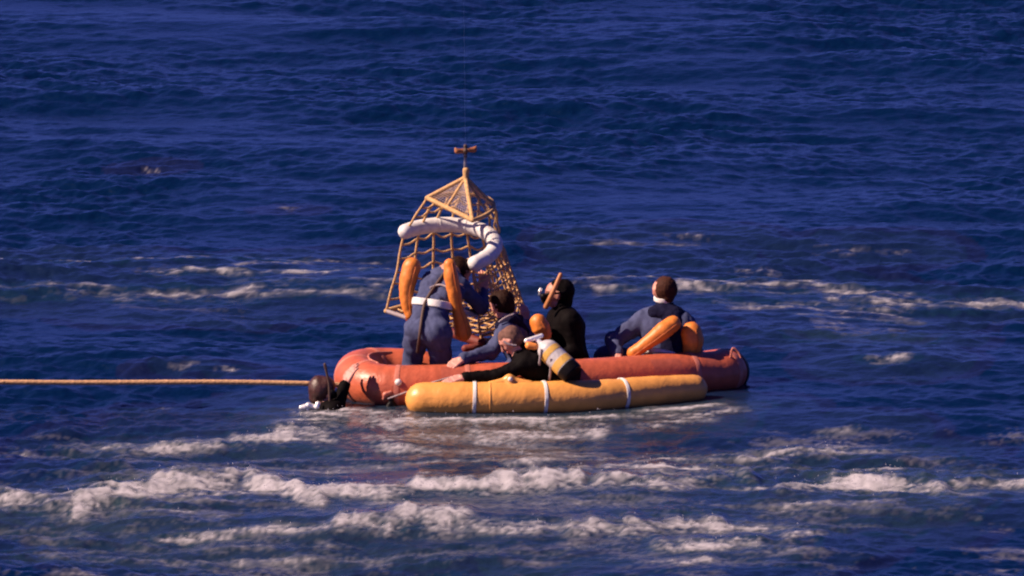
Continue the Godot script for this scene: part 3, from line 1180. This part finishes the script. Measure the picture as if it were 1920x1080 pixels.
func rescue_net() -> void:
	net_top = ring_level(801, 371, 886, 413, 70, -20, -1.12, 0.9)
	net_collar = ring_level(760, 434, 890, 494, 80, -31, -1.12, 0.9)
	net_inner = {"mid": net_collar.mid, "half": net_collar.half * 1.0, "perp": net_collar.perp * 1.16}
	net_base = ring_level(724, 583, 903, 643, 148, -47, -1.12, 0.75)
	var t := thing("rescue_net", "tan rope rescue net basket with white collar hanging behind the bending man", "rescue net", net_base.mid)
	var apex := at(873, 333, -1.30)
	# rope rings
	for L in [net_top]:
		var pts := []
		for k in 13:
			pts.append(on_level(L, PI * k / 12.0))
		var acc := new_acc()
		tube(acc, spline(pts, 4), [0.021], 10, false, true)
		commit(acc, "top_ring", M.rope, t)
		tube_part("ring_chord", [on_level(L, PI), on_level(L, 0.0)], [0.021], M.rope, t, 10, 4, true)
	# cone ropes from the lifting eye
	for th in [0.0, PI]:
		tube_part("lifting_rope", [apex, on_level(net_top, th)], [0.020], M.rope, t, 8)
	for th in [0.32 * PI, 0.6 * PI]:
		tube_part("lifting_rope", [apex, on_level(net_top, th)], [0.019], M.rope, t, 8)
	for th in [0.16 * PI, 0.46 * PI, 0.8 * PI]:
		tube_part("lifting_rope", [apex, on_level(net_top, th)], [0.010], M.rope, t, 6)
	var chord_mid: Vector3 = net_top.mid
	tube_part("lifting_rope", [apex, chord_mid + net_top.half * -0.15], [0.012], M.rope, t, 6)
	# fine netting in the cone
	var fine := new_acc()
	for k in 44:
		var q: Vector3 = on_level(net_top, PI * k / 26.0) if k <= 26 else net_top.mid - net_top.half + net_top.half * 2.0 * (k - 26) / 18.0
		tube(fine, PackedVector3Array([apex.lerp(q, 0.12), q]), [0.0022], 3)
	for r in range(3, 16):
		var f := r / 16.0
		var pts := PackedVector3Array()
		for k in 27:
			pts.append(apex.lerp(on_level(net_top, PI * k / 26.0), f))
		tube(fine, pts, [0.0022], 3)
		tube(fine, PackedVector3Array([pts[26], pts[0]]), [0.0022], 3)
	commit(fine, "fine_netting", M.thread, t).set_meta("kind", "stuff")
	# side ropes, each hanging from the top ring over the collar to the base
	var uprights := []
	for k in 13:
		var th := PI * (k / 12.0)
		var pts := []
		for q in 9:
			var f := q / 8.0
			var L := mix_level(net_top, net_inner, f * 2.0) if f < 0.5 else mix_level(net_inner, net_base, f * 2.0 - 1.0)
			var p := on_level(L, th)
			var push := (0.034 if k < 6 else 0.02) * fold_noise.get_noise_2d(k * 3.7, q * 0.9)
			if q > 0 and q < 8:
				p += Vector3(push, 0, push * 1.5)
			pts.append(p)
		uprights.append(spline(pts, 3))
		if k < 4:
			pts = pts.slice(4)      # the ropes of the open side hang from the collar
		tube_part("net_rope", pts, [0.011], M.rope, t, 7, 4)
	# cross ropes, sagging from upright to upright
	var rows := [3, 6, 14, 16, 18, 20, 22]
	for r in rows:
		var pts := []
		for k in range(4 if r < 12 else 0, 13):
			var p: Vector3 = uprights[k][r]
			p.y += 0.05 * fold_noise.get_noise_2d(k * 1.9 + 3.0, r * 2.3)
			pts.append(p)
			if k < 12:
				var q: Vector3 = uprights[k + 1][r]
				pts.append((p + q) * 0.5 + Vector3(0, -0.018 - 0.02 * absf(fold_noise.get_noise_2d(r * 2.1, k * 1.3)), 0))
		tube_part("cross_rope", pts, [0.0095], M.rope, t, 6, 3)
	# slack netting gathered on the far side by the men's hands
	for k in range(1, 6):
		var pts := []
		for r in range(13, 25, 2):
			var p: Vector3 = uprights[k][r].lerp(uprights[k + 1][r], 0.5)
			pts.append(p + Vector3(0.03 * fold_noise.get_noise_2d(k * 5.0, r * 1.7), 0.02 * fold_noise.get_noise_2d(k * 9.0, r * 2.7), 0.03))
		tube_part("net_rope", pts, [0.0105], M.rope, t, 6, 4)
	for r in [15, 17, 19, 21, 23]:
		var pts := []
		for k in range(0, 7):
			var p: Vector3 = uprights[k][r]
			pts.append(p + Vector3(0, 0.03 * fold_noise.get_noise_2d(k * 4.0, r * 1.1), 0.015))
		tube_part("cross_rope", pts, [0.0105], M.rope, t, 6, 3)
	# a stout strap at the far corner and loose tangled ends
	tube_part("corner_strap", [at(949, 510, -1.55), at(957, 535, -1.57), at(970, 560, -1.60), at(986, 592, -1.62)], [0.014, 0.019, 0.021, 0.018], M.rope, t, 8, 5, true)
	for k in 9:
		var a: Vector3 = uprights[k % 6][11 + (k * 5) % 9]
		var b: Vector3 = uprights[(k * 2 + 1) % 6][13 + (k * 7) % 11]
		var pts := [a, a.lerp(b, 0.33) + Vector3(0.02, -0.05 - 0.01 * (k % 4), 0.04), a.lerp(b, 0.7) + Vector3(-0.015, -0.04, 0.03), b]
		tube_part("loose_rope", pts, [0.010], M.rope, t, 6, 5)
	# white padded collar: a C of cylinders
	var cp := PackedVector3Array()
	for k in 49:
		cp.append(on_level(net_collar, PI * k / 48.0))
	var cuts := [[0, 7], [8, 15], [15, 22], [22, 48]]
	for c in cuts:
		var acc := new_acc()
		var part := cp.slice(c[0], c[1] + 1)
		var d0 := (part[1] - part[0]).normalized()
		tube(acc, part, [0.066], 20, false, true)
		commit(acc, "collar_pad", M.white, t)
	for k in [4, 12, 19, 30, 38]:
		var d := (cp[k + 1] - cp[k - 1]).normalized()
		var ring := PackedVector3Array()
		var s := d.cross(Vector3.UP).normalized()
		var u := s.cross(d)
		for q in 20:
			ring.append(cp[k] + (s * cos(TAU * q / 20.0) + u * sin(TAU * q / 20.0)) * 0.0665)
		strap_band("collar_tie", ring, d, 0.014, M.white, t, true, 0.003)
	# base: frame, pads and the floor mesh
	var bp := []
	for k in 17:
		bp.append(on_level(net_base, PI * k / 16.0))
	var acc_b := new_acc()
	tube(acc_b, spline(bp, 3), [0.022], 8, false, true)
	commit(acc_b, "base_ring", M.rope, t)
	var L0 := on_level(net_base, PI)
	var N0 := on_level(net_base, 0.0)
	tube_part("base_pad", [L0, L0.lerp(N0, 0.24)], [0.019], M.strap, t, 14, 4, true, "pale padding on the net's base")
	tube_part("base_pad", [L0.lerp(N0, 0.25), N0], [0.042], M.redpad, t, 14, 4, true, "dark red padding on the net's base")
	tube_part("base_pad", [on_level(net_base, 0.40 * PI), on_level(net_base, 0.33 * PI)], [0.034], M.white, t, 12, 4, true, "white padding on the net's base")
	tube_part("base_pad", [N0 + Vector3(-0.14, -0.045, 0.02), N0 + Vector3(0.0, -0.03, 0.0)], [0.035], M.redpad, t, 12, 4, true, "dark red padding on the net's base")
	for k in range(1, 14):
		var f := k / 14.0
		var th := acos(1.0 - 2.0 * f)
		var a: Vector3 = net_base.mid + net_base.half * (1.0 - 2.0 * f)
		var b := on_level(net_base, th)
		tube_part("floor_rope", [a, a.lerp(b, 0.5) + Vector3(0, -0.03, 0), b], [0.009], M.rope, t, 6, 4)
	for k in range(1, 9):
		var f := k / 9.0
		var w := sqrt(1.0 - f * f)
		var a: Vector3 = net_base.mid + net_base.perp * f - net_base.half * w
		var b: Vector3 = net_base.mid + net_base.perp * f + net_base.half * w
		tube_part("floor_rope", [a, a.lerp(b, 0.5) + Vector3(0, -0.025, 0), b], [0.009], M.rope, t, 6, 4)
	# lifting eye
	var e0 := at(873, 340, -1.30)
	var e1 := at(874, 319, -1.30)
	tube_part("lifting_eye", [e0, e0.lerp(e1, 0.5), e1], [0.034, 0.026, 0.030], M.rope, t, 14, 3, true, "thick tan cuff at the net's peak")


func hoist_hook() -> void:
	var z := -1.30
	var t := thing("hoist_hook", "brown cross shaped hoist hook on its cable above the net's peak", "hook", at(873, 318, z))
	tube_part("shackle_rod", [at(873, 320, z), at(872.5, 305, z), at(872.5, 290, z)], [0.014, 0.018, 0.013, 0.017], M.steel, t, 10, 3, true)
	var swivel := [bone(at(872.5, 294, z), at(872.5, 274, z), 0.016, 0.018), bone(at(872.5, 283, z - 0.02), at(872.5, 283, z + 0.03), 0.022, 0.020)]
	soft_part("swivel", swivel, 0.006, 0.01, M.zip, t)
	soft_part("hook_arm", [bone(at(867, 283, z), at(857, 283.5, z + 0.02), 0.022, 0.021), bone(at(857, 283.5, z + 0.02), at(854, 279, z + 0.02), 0.018, 0.012)], 0.006, 0.012, M.brass, t)
	soft_part("hook_arm", [bone(at(878, 281, z), at(889, 281, z - 0.02), 0.020, 0.024), bone(at(888, 280, z - 0.02), at(892, 276, z - 0.02), 0.016, 0.012)], 0.006, 0.012, M.brass, t)
	var acc := new_acc()
	var c0 := at(872.5, 276, z)
	tube(acc, PackedVector3Array([c0, c0 + Vector3(-0.05, 5.0, 0.0), c0 + Vector3(-0.2, 25.0, 0)]), [0.0006], 6)
	commit(acc, "hoist_cable", M.cable, t)


# ------------------------------------------------------------------ the people

func life_lobe(parent: Node3D, pts: Array, radii: Array, fold := 0.006) -> void:
	# an inflated underarm lobe of a life preserver, a little puckered along its seam
	var acc := new_acc()
	var path := spline(pts, 8)
	tube(acc, path, radii, 22, false, true)
	for k in acc.v.size():
		var p: Vector3 = acc.v[k] * 16.0
		acc.v[k] += acc.n[k] * fold_noise.get_noise_3d(p.x, p.y * 0.6, p.z) * fold
	var nn := vertex_normals(acc.v, acc.i)
	for k in nn.size():
		if nn[k].dot(acc.n[k]) < 0.0:
			nn[k] = -nn[k]
	acc.n = nn
	var lobe := commit(acc, "life_preserver_lobe", M.orange, parent)
	var pip := PackedVector3Array()
	for k in path.size():
		var t := (path[mini(k + 1, path.size() - 1)] - path[maxi(k - 1, 0)]).normalized()
		var side := (Vector3(0.45, 0.1, 0.9) - t * t.dot(Vector3(0.45, 0.1, 0.9))).normalized()
		pip.append(path[k] + side * (lerp_list(radii, float(k) / (path.size() - 1)) + 0.001))
	var acc2 := new_acc()
	tube(acc2, pip, [0.005], 6, false, true)
	commit(acc2, "welded_edge", M.orange_dark, lobe)


func bending_man() -> void:
	var j := {
		"hl": at(783, 620, -0.36), "hr": at(822, 624, -0.27), "waist": at(810, 572, -0.45), "neck": at(838, 510, -0.66),
		"sl": at(806, 526, -0.70), "sr": at(866, 538, -0.58), "head": at(861, 509, -0.88), "look": Vector3(0.75, -0.5, -0.55), "up": Vector3(0.25, 0.85, -0.2),
		"el": at(812, 560, -0.95), "wl": at(848, 548, -1.10), "dl": Vector3(0.5, 0.3, -0.5), "bl": Vector3(0, 1, 0.3), "cl": 0.5,
		"er": at(902, 577, -0.72), "wr": at(907, 546, -0.94), "dr": Vector3(0.0, 1, -0.2), "br": Vector3(0.2, 0.1, 1), "cr": 0.45,
		"kl": at(774, 672, -0.50), "kr": at(826, 676, -0.42), "al": at(768, 742, -0.42), "ar": at(820, 746, -0.32), "tl": at(790, 752, -0.52), "tr": at(836, 756, -0.44),
	}
	var base := Vector3(j.al.x, -0.06, -0.35)
	var p := person("man in faded blue flight suit, white belt and orange float lobes, bending towards the net", base, j, Color(0.5, 0.22, 0.15), M.suit, "flight_suit", 0.014, 0.018, 0.92, 0.018)
	var root: Node3D = p.root
	soft_part("hair", hair_bones(j.head, j.look, j.up, 0.008, 0.03), 0.007, 0.02, M.hair, root, 0.004, 22.0)
	# white belt
	var nrm := Vector3(0.16, 0.95, -0.25)
	strap_band("belt", band_path(p.cover, at(811, 570, -0.45), nrm, 0.010), nrm, 0.062, M.white, root, true, 0.014)
	# back zip from collar to seat
	var zp := []
	for q in [[833, 512], [822, 528], [808, 548], [797, 568], [792, 590], [789, 612], [786, 636], [783, 660]]:
		zp.append(on_bones(p.cover, q[0], q[1], 0.020))
	tube_part("back_zip", zp, [0.014], M.zip, root, 8, 4)
	# shoulder straps of the life preserver
	var sp := []
	for q in [[806, 540], [815, 536], [826, 534], [838, 538]]:
		sp.append(on_bones(p.cover, q[0], q[1], 0.022))
	tube_part("harness_strap", sp, [0.009], M.strap, root, 6, 4)
	life_lobe(root, [at(772, 500, -0.66), at(766, 522, -0.64), at(762, 548, -0.62), at(763, 572, -0.60), at(768, 592, -0.58)], [0.080, 0.078, 0.064, 0.048, 0.036])
	life_lobe(root, [at(843, 496, -0.40), at(846, 520, -0.38), at(852, 550, -0.38), at(858, 580, -0.40), at(865, 606, -0.44), at(868, 624, -0.46)], [0.050, 0.062, 0.058, 0.050, 0.070, 0.076])


func reaching_man() -> void:
	var j := {
		"hl": at(985, 690, -0.36), "hr": at(1000, 686, -0.58), "neck": at(953, 606, -0.50),
		"sl": at(948, 622, -0.34), "sr": at(972, 612, -0.66), "head": at(941, 571, -0.53), "look": Vector3(-0.8, -0.25, -0.42), "up": Vector3(-0.15, 1, 0.0),
		"el": at(921, 660, -0.20), "wl": at(868, 673, -0.02), "dl": Vector3(-0.136, -0.066, 0.10), "bl": Vector3(-0.2, 1, 0.55), "cl": 0.16,
		"er": at(990, 640, -0.86), "wr": at(986, 606, -1.02), "dr": Vector3(-0.1, 1, -0.1), "br": Vector3(0.5, 0.2, 1), "cr": 0.6,
		"kl": at(930, 706, -0.36), "kr": at(938, 700, -0.62), "al": at(972, 735, -0.4), "ar": at(980, 728, -0.6), "tl": at(930, 738, -0.4), "tr": at(936, 730, -0.6),
	}
	var p := person("dark haired man in blue flight suit leaning left with one hand on the red tube", Vector3(j.al.x, -0.06, -0.5), j, Color(0.55, 0.26, 0.21), M.suit, "flight_suit", 0.018, 0.014)
	var root: Node3D = p.root
	soft_part("hair", hair_bones(j.head, j.look, j.up, 0.009, 0.04), 0.007, 0.02, M.hair, root, 0.004, 22.0)
	# dark life vest collar lying round the neck
	soft_part("vest_collar", [bone(at(934, 612, -0.34), at(958, 600, -0.36), 0.034, 0.042), bone(at(958, 600, -0.36), at(972, 598, -0.52), 0.042, 0.046), bone(at(970, 604, -0.42), at(982, 622, -0.46), 0.042, 0.05)], 0.009, 0.03, M.navy, root, 0.008, 10.0)
	tube_part("vest_piping", [at(935, 604, -0.29), at(948, 595, -0.30), at(963, 589, -0.32)], [0.008], M.strap, root, 6, 4)
	life_lobe(root, [at(1009, 604, -0.30), at(1014, 614, -0.30), at(1020, 626, -0.30)], [0.072, 0.082, 0.066])


func masked_diver() -> void:
	var j := {
		"hl": at(1072, 672, -0.66), "hr": at(1066, 668, -0.90), "neck": at(1055, 586, -0.78),
		"sl": at(1070, 602, -0.60), "sr": at(1046, 598, -0.94), "head": at(1045, 551, -0.78), "look": Vector3(-1.0, 0.0, 0.12), "up": Vector3(-0.05, 1, 0.0),
		"el": at(1078, 658, -0.56), "wl": at(1030, 668, -0.50), "dl": Vector3(-1, -0.1, 0.1), "bl": Vector3(0, 1, 0.2), "cl": 0.35,
		"er": at(1020, 645, -1.0), "wr": at(990, 670, -0.84), "dr": Vector3(-1, -0.1, 0.2), "br": Vector3(0, 1, 0.2), "cr": 0.35,
		"kl": at(1000, 676, -0.58), "kr": at(996, 672, -0.84), "al": at(985, 742, -0.5), "ar": at(980, 736, -0.8), "tl": at(950, 748, -0.5), "tr": at(948, 742, -0.8),
	}
	var p := person("diver in black wetsuit and hood with mask and orange snorkel, sitting upright facing left", Vector3(j.hl.x, -0.06, -0.78), j, Color(0.46, 0.20, 0.15), M.wet, "wetsuit", 0.020, 0.008, 1.12)
	var root: Node3D = p.root
	var c: Vector3 = j.head
	soft_part("hood", hair_bones(c + Vector3(0.028, 0.004, 0), j.look, j.up, 0.010, 0.07) + [bone(c + Vector3(0.045, -0.06, 0.0), j.neck + Vector3(0.0, 0.0, 0.0), 0.07, 0.082), bone(c + Vector3(0.01, -0.098, 0.0), j.neck + Vector3(-0.02, 0.0, 0.0), 0.05, 0.082)], 0.008, 0.02, M.wet, root, 0.003, 12.0)
	# mask: dark skirt, lens in front
	var skirt := soft_part("mask_skirt", [bone(at(1019, 556, -0.72), at(1019, 556, -0.84), 0.030, 0.030), bone(at(1024, 561, -0.76), at(1022, 562, -0.80), 0.036, 0.036)], 0.007, 0.015, M.black, root)
	var lens_acc := new_acc()
	tube(lens_acc, PackedVector3Array([at(1014, 548, -0.78), at(1011.5, 547, -0.78)]), [0.036, 0.034], 18, false, false)
	commit(lens_acc, "mask_lens", M.glass, skirt)
	tube_part("mask_rim", [at(1013.5, 541, -0.74), at(1012, 546, -0.735), at(1013.5, 552, -0.74)], [0.008, 0.014, 0.008], M.chrome, skirt, 8, 4, true)
	tube_part("mask_strap", [at(1022, 552, -0.69), at(1042, 550, -0.665), at(1062, 548, -0.70)], [0.009], M.black, root, 8, 5)
	# snorkel held by the mask strap
	tube_part("snorkel", [at(1024, 575, -0.66), at(1032, 558, -0.64), at(1041, 538, -0.65), at(1051, 515, -0.67)], [0.024, 0.022, 0.020, 0.018], M.snorkel, root, 12, 5, true)


func tank_diver() -> void:
	var j := {
		"hl": at(1050, 712, 0.10), "hr": at(1066, 702, -0.08), "neck": at(976, 664, 0.06),
		"sl": at(985, 683, 0.17), "sr": at(1002, 664, -0.12), "head": at(959, 638, 0.06), "look": Vector3(-0.80, -0.62, -0.10), "up": Vector3(-0.40, 0.85, 0.05),
		"el": at(932, 706, 0.22), "wl": at(870, 708, 0.26), "dl": Vector3(-0.16, -0.02, 0.07), "bl": Vector3(0, 1, 0.35), "cl": 0.12,
		"er": at(950, 700, -0.2), "wr": at(905, 712, -0.26), "dr": Vector3(-1, -0.1, 0.0), "br": Vector3(0, 1, 0.2), "cr": 0.3,
		"kl": at(1075, 728, -0.28), "kr": at(1080, 720, -0.42), "al": at(1120, 745, -0.34), "ar": at(1125, 740, -0.5), "tl": at(1150, 752, -0.36), "tr": at(1152, 747, -0.52),
	}
	var p := person("diver in black wetsuit lying across the near tubes, reaching left, tank on his back", Vector3(1020.0 / 220.0 - 4.36, 0.1, 0.1), j, Color(0.55, 0.26, 0.21), M.wet, "wetsuit", 0.016, 0.008)
	var root: Node3D = p.root
	soft_part("hood", hair_bones(j.head, j.look, j.up, 0.003, 0.03), 0.007, 0.02, M.hood, root, 0.004, 14.0)
	soft_part("hood_back", [bone(at(970, 645, 0.02), at(982, 656, 0.05), 0.075, 0.08)], 0.009, 0.02, M.wet, root)
	tube_part("mask_strap", [at(944, 640, 0.16), at(955, 646, 0.17), at(968, 648, 0.165)], [0.01], M.strap, root, 8, 4)
	# the tank on his back
	var a := at(1014, 644, 0.13)
	var b := at(1075, 702, 0.30)
	var d := (b - a).normalized()
	var t := thing("scuba_tank", "grey scuba tank with two yellow bands and chrome valve on the lying diver's back", "scuba tank", b)
	var ln := a.distance_to(b)
	var prof := [[0.0, 0.03], [0.015, 0.055], [0.04, 0.078], [0.075, 0.096], [ln - 0.10, 0.096]]
	var path := PackedVector3Array()
	var rad := []
	for k in 25:
		var s: float = (ln - 0.08) * k / 24.0
		path.append(a + d * s)
		var r := 0.096
		for q in prof.size() - 1:
			if s >= prof[q][0] and s <= prof[q + 1][0]:
				r = lerpf(prof[q][1], prof[q + 1][1], (s - prof[q][0]) / (prof[q + 1][0] - prof[q][0]))
		rad.append(r)
	var acc := new_acc()
	tube(acc, path, rad, 28)
	var cyl := commit(acc, "cylinder", M.grey, t)
	for q in [[0.26, 0.40], [0.58, 0.76]]:
		var acc2 := new_acc()
		var p0: Vector3 = a + d * ln * q[0]
		var p1: Vector3 = a + d * ln * q[1]
		tube(acc2, PackedVector3Array([p0, p0 + d * 0.003, p1 - d * 0.003, p1]), [0.0962, 0.0985, 0.0985, 0.0962], 28)
		commit(acc2, "yellow_band", M.tankyellow, cyl)
	var acc3 := new_acc()
	tube(acc3, PackedVector3Array([b - d * 0.09, b - d * 0.085, b - d * 0.01, b]), [0.0965, 0.102, 0.100, 0.080], 28)
	commit(acc3, "rubber_boot", M.black, cyl)
	tube_part("valve_neck", [a + d * 0.01, a - d * 0.05], [0.026, 0.022], M.chrome, t, 12, 4, true)
	tube_part("valve_body", [a - d * 0.05 + Vector3(-0.05, 0.005, 0.02), a - d * 0.05 + Vector3(0.04, 0.03, -0.02)], [0.022, 0.02], M.chrome, t, 12, 4, true)
	tube_part("valve_knob", [a - d * 0.05 + Vector3(-0.06, 0.0, 0.02), a - d * 0.05 + Vector3(-0.085, -0.005, 0.03)], [0.024], M.chrome, t, 12, 4, true)
	tube_part("reserve_lever", [at(992, 648, 0.17), at(1003, 650, 0.17)], [0.034, 0.030], M.lever, t, 12, 4, true)
	for q in [[0.2, 1010, 690], [0.5, 1030, 712]]:
		var sp: Vector3 = a + d * ln * q[0]
		tube_part("harness_strap", [sp + Vector3(-0.05, 0.02, 0.08), at(q[1] + 2, q[2] - 14, 0.24), at(q[1], q[2], 0.22)], [0.012], M.strap, t, 6, 4)


func seated_man() -> void:
	var j := {
		"hl": at(1222, 684, -0.80), "hr": at(1268, 684, -0.78), "neck": at(1247, 584, -0.84), "waist": at(1247, 650, -0.80),
		"sl": at(1206, 602, -0.86), "sr": at(1284, 608, -0.78), "head": at(1243, 546, -0.87), "look": Vector3(-0.42, -0.08, -0.9), "up": Vector3(0.0, 1, -0.05),
		"el": at(1150, 640, -0.80), "wl": at(1158, 664, -0.60), "dl": Vector3(-0.1, -0.5, 0.8), "bl": Vector3(-0.3, 0.8, 0.5), "cl": 0.3,
		"er": at(1302, 660, -0.82), "wr": at(1290, 684, -1.0), "dr": Vector3(-0.3, -0.2, -1), "br": Vector3(0.3, 1, 0), "cr": 0.3,
		"kl": at(1135, 668, -1.02), "kr": at(1225, 690, -1.25), "al": at(1128, 720, -1.12), "ar": at(1220, 745, -1.3), "tl": at(1100, 722, -1.18), "tr": at(1214, 742, -1.5),
	}
	var p := person("brown haired man in blue jacket sitting alone at the right, seen from behind", Vector3(1245.0 / 220.0 - 4.36, 0.2, -0.8), j, Color(0.55, 0.25, 0.19), M.suit, "flight_suit", 0.022, 0.014, 1.10)
	var root: Node3D = p.root
	soft_part("hair", hair_bones(j.head + Vector3(0.018, 0.004, 0.006), j.look, j.up, 0.008, 0.05), 0.007, 0.02, M.hairbrown, root, 0.004, 22.0)
	var nn := Vector3(0.05, 1, 0.1)
	strap_band("collar", band_path([bone(j.head, j.neck, 0.066, 0.072)], at(1243, 560, -0.86), nn, 0.008, 30), nn, 0.036, M.white, root, true, 0.010)
	# dark yoke of the vest over shoulders and back
	soft_part("vest", [bone(at(1228, 588, -0.80), at(1266, 590, -0.78), 0.07, 0.075), bone(at(1262, 592, -0.78), at(1292, 612, -0.76), 0.07, 0.06), bone(at(1262, 610, -0.75), at(1266, 655, -0.73), 0.10, 0.10), bone(at(1250, 620, -0.76), at(1250, 652, -0.74), 0.10, 0.095), bone(at(1246, 574, -0.84), at(1256, 590, -0.82), 0.08, 0.08)], 0.012, 0.04, M.navy, root, 0.010, 9.0)
	tube_part("belt", [at(1206, 660, -0.70), at(1224, 657, -0.60), at(1250, 660, -0.585), at(1276, 668, -0.60)], [0.020, 0.024, 0.018, 0.018], M.white, root, 10, 5, true)
	life_lobe(root, [at(1262, 607, -0.60), at(1244, 620, -0.56), at(1222, 637, -0.54), at(1200, 653, -0.54), at(1188, 662, -0.54)], [0.070, 0.076, 0.064, 0.054, 0.056])
	life_lobe(root, [at(1296, 624, -0.70), at(1299, 640, -0.68), at(1296, 664, -0.68)], [0.096, 0.094, 0.076])


func swimmer() -> void:
	var j := {
		"hl": at(615, 815, 0.25), "hr": at(625, 815, 0.05), "neck": at(612, 754, 0.18), "waist": at(612, 790, 0.17),
		"sl": at(602, 764, 0.02), "sr": at(624, 766, 0.34), "head": at(605, 727, 0.17), "look": Vector3(0.95, -0.12, 0.18), "up": Vector3(0.05, 1, 0.0),
		"el": at(630, 772, -0.16), "wl": at(640, 735, -0.22), "dl": Vector3(0.5, 0.7, 0), "bl": Vector3(-0.6, 0.5, 0.2), "cl": 0.3,
		"er": at(632, 757, 0.24), "wr": at(648, 712, 0.20), "dr": Vector3(0.42, 0.85, -0.15), "br": Vector3(-0.6, 0.5, 0.6), "cr": 0.25,
		"kl": at(590, 880, 0.2), "kr": at(600, 880, 0.05), "al": at(560, 930, 0.2), "ar": at(570, 930, 0.05), "tl": at(550, 950, 0.2), "tr": at(560, 950, 0.05),
	}
	var p := person("swimmer with dark red hood and snorkel in the water, holding the raft's bow", Vector3(j.neck.x, 0.0, 0.15), j, Color(0.5, 0.23, 0.19), M.wet, "wetsuit", 0.014, 0.006)
	var root: Node3D = p.root
	soft_part("hood", hair_bones(j.head, j.look, j.up, 0.016, 0.06) + [bone(j.head + Vector3(-0.01, -0.05, 0), j.neck, 0.075, 0.08)], 0.008, 0.02, M.darkhood, root, 0.003, 12.0)
	soft_part("mask", [bone(at(622, 730, 0.12), at(622, 730, 0.24), 0.034, 0.034), bone(at(618, 736, 0.20), at(622, 742, 0.2), 0.045, 0.04)], 0.008, 0.015, M.black, root)
	tube_part("snorkel", [at(618, 745, 0.29), at(617, 715, 0.29), at(613, 695, 0.29), at(609, 677, 0.29)], [0.011, 0.011, 0.010, 0.013], M.zip, root, 10, 5, true)
	root.position.y -= 0.03
	# tank valve and hoses breaking the surface behind the neck
	var t := thing("scuba_valve", "bright chrome tank valve breaking the water left of the swimmer", "scuba valve", at(582, 775, 0.30))
	tube_part("tank_top", [at(596, 786, 0.28), at(586, 768, 0.30)], [0.075, 0.05], M.black, t, 18, 4, true)
	tube_part("valve_body", [at(590, 764, 0.34), at(578, 760, 0.36)], [0.026, 0.026], M.chrome, t, 12, 4, true)
	tube_part("valve_knob", [at(572, 763, 0.36), at(565, 764, 0.36)], [0.026, 0.02], M.chrome, t, 12, 4, true)
	tube_part("valve_knob", [at(596, 757, 0.36), at(594, 763, 0.37)], [0.022, 0.022], M.chrome, t, 12, 4, true)
	tube_part("valve_stem", [at(578, 760, 0.36), at(576, 776, 0.36)], [0.016], M.chrome, t, 10, 4, true)
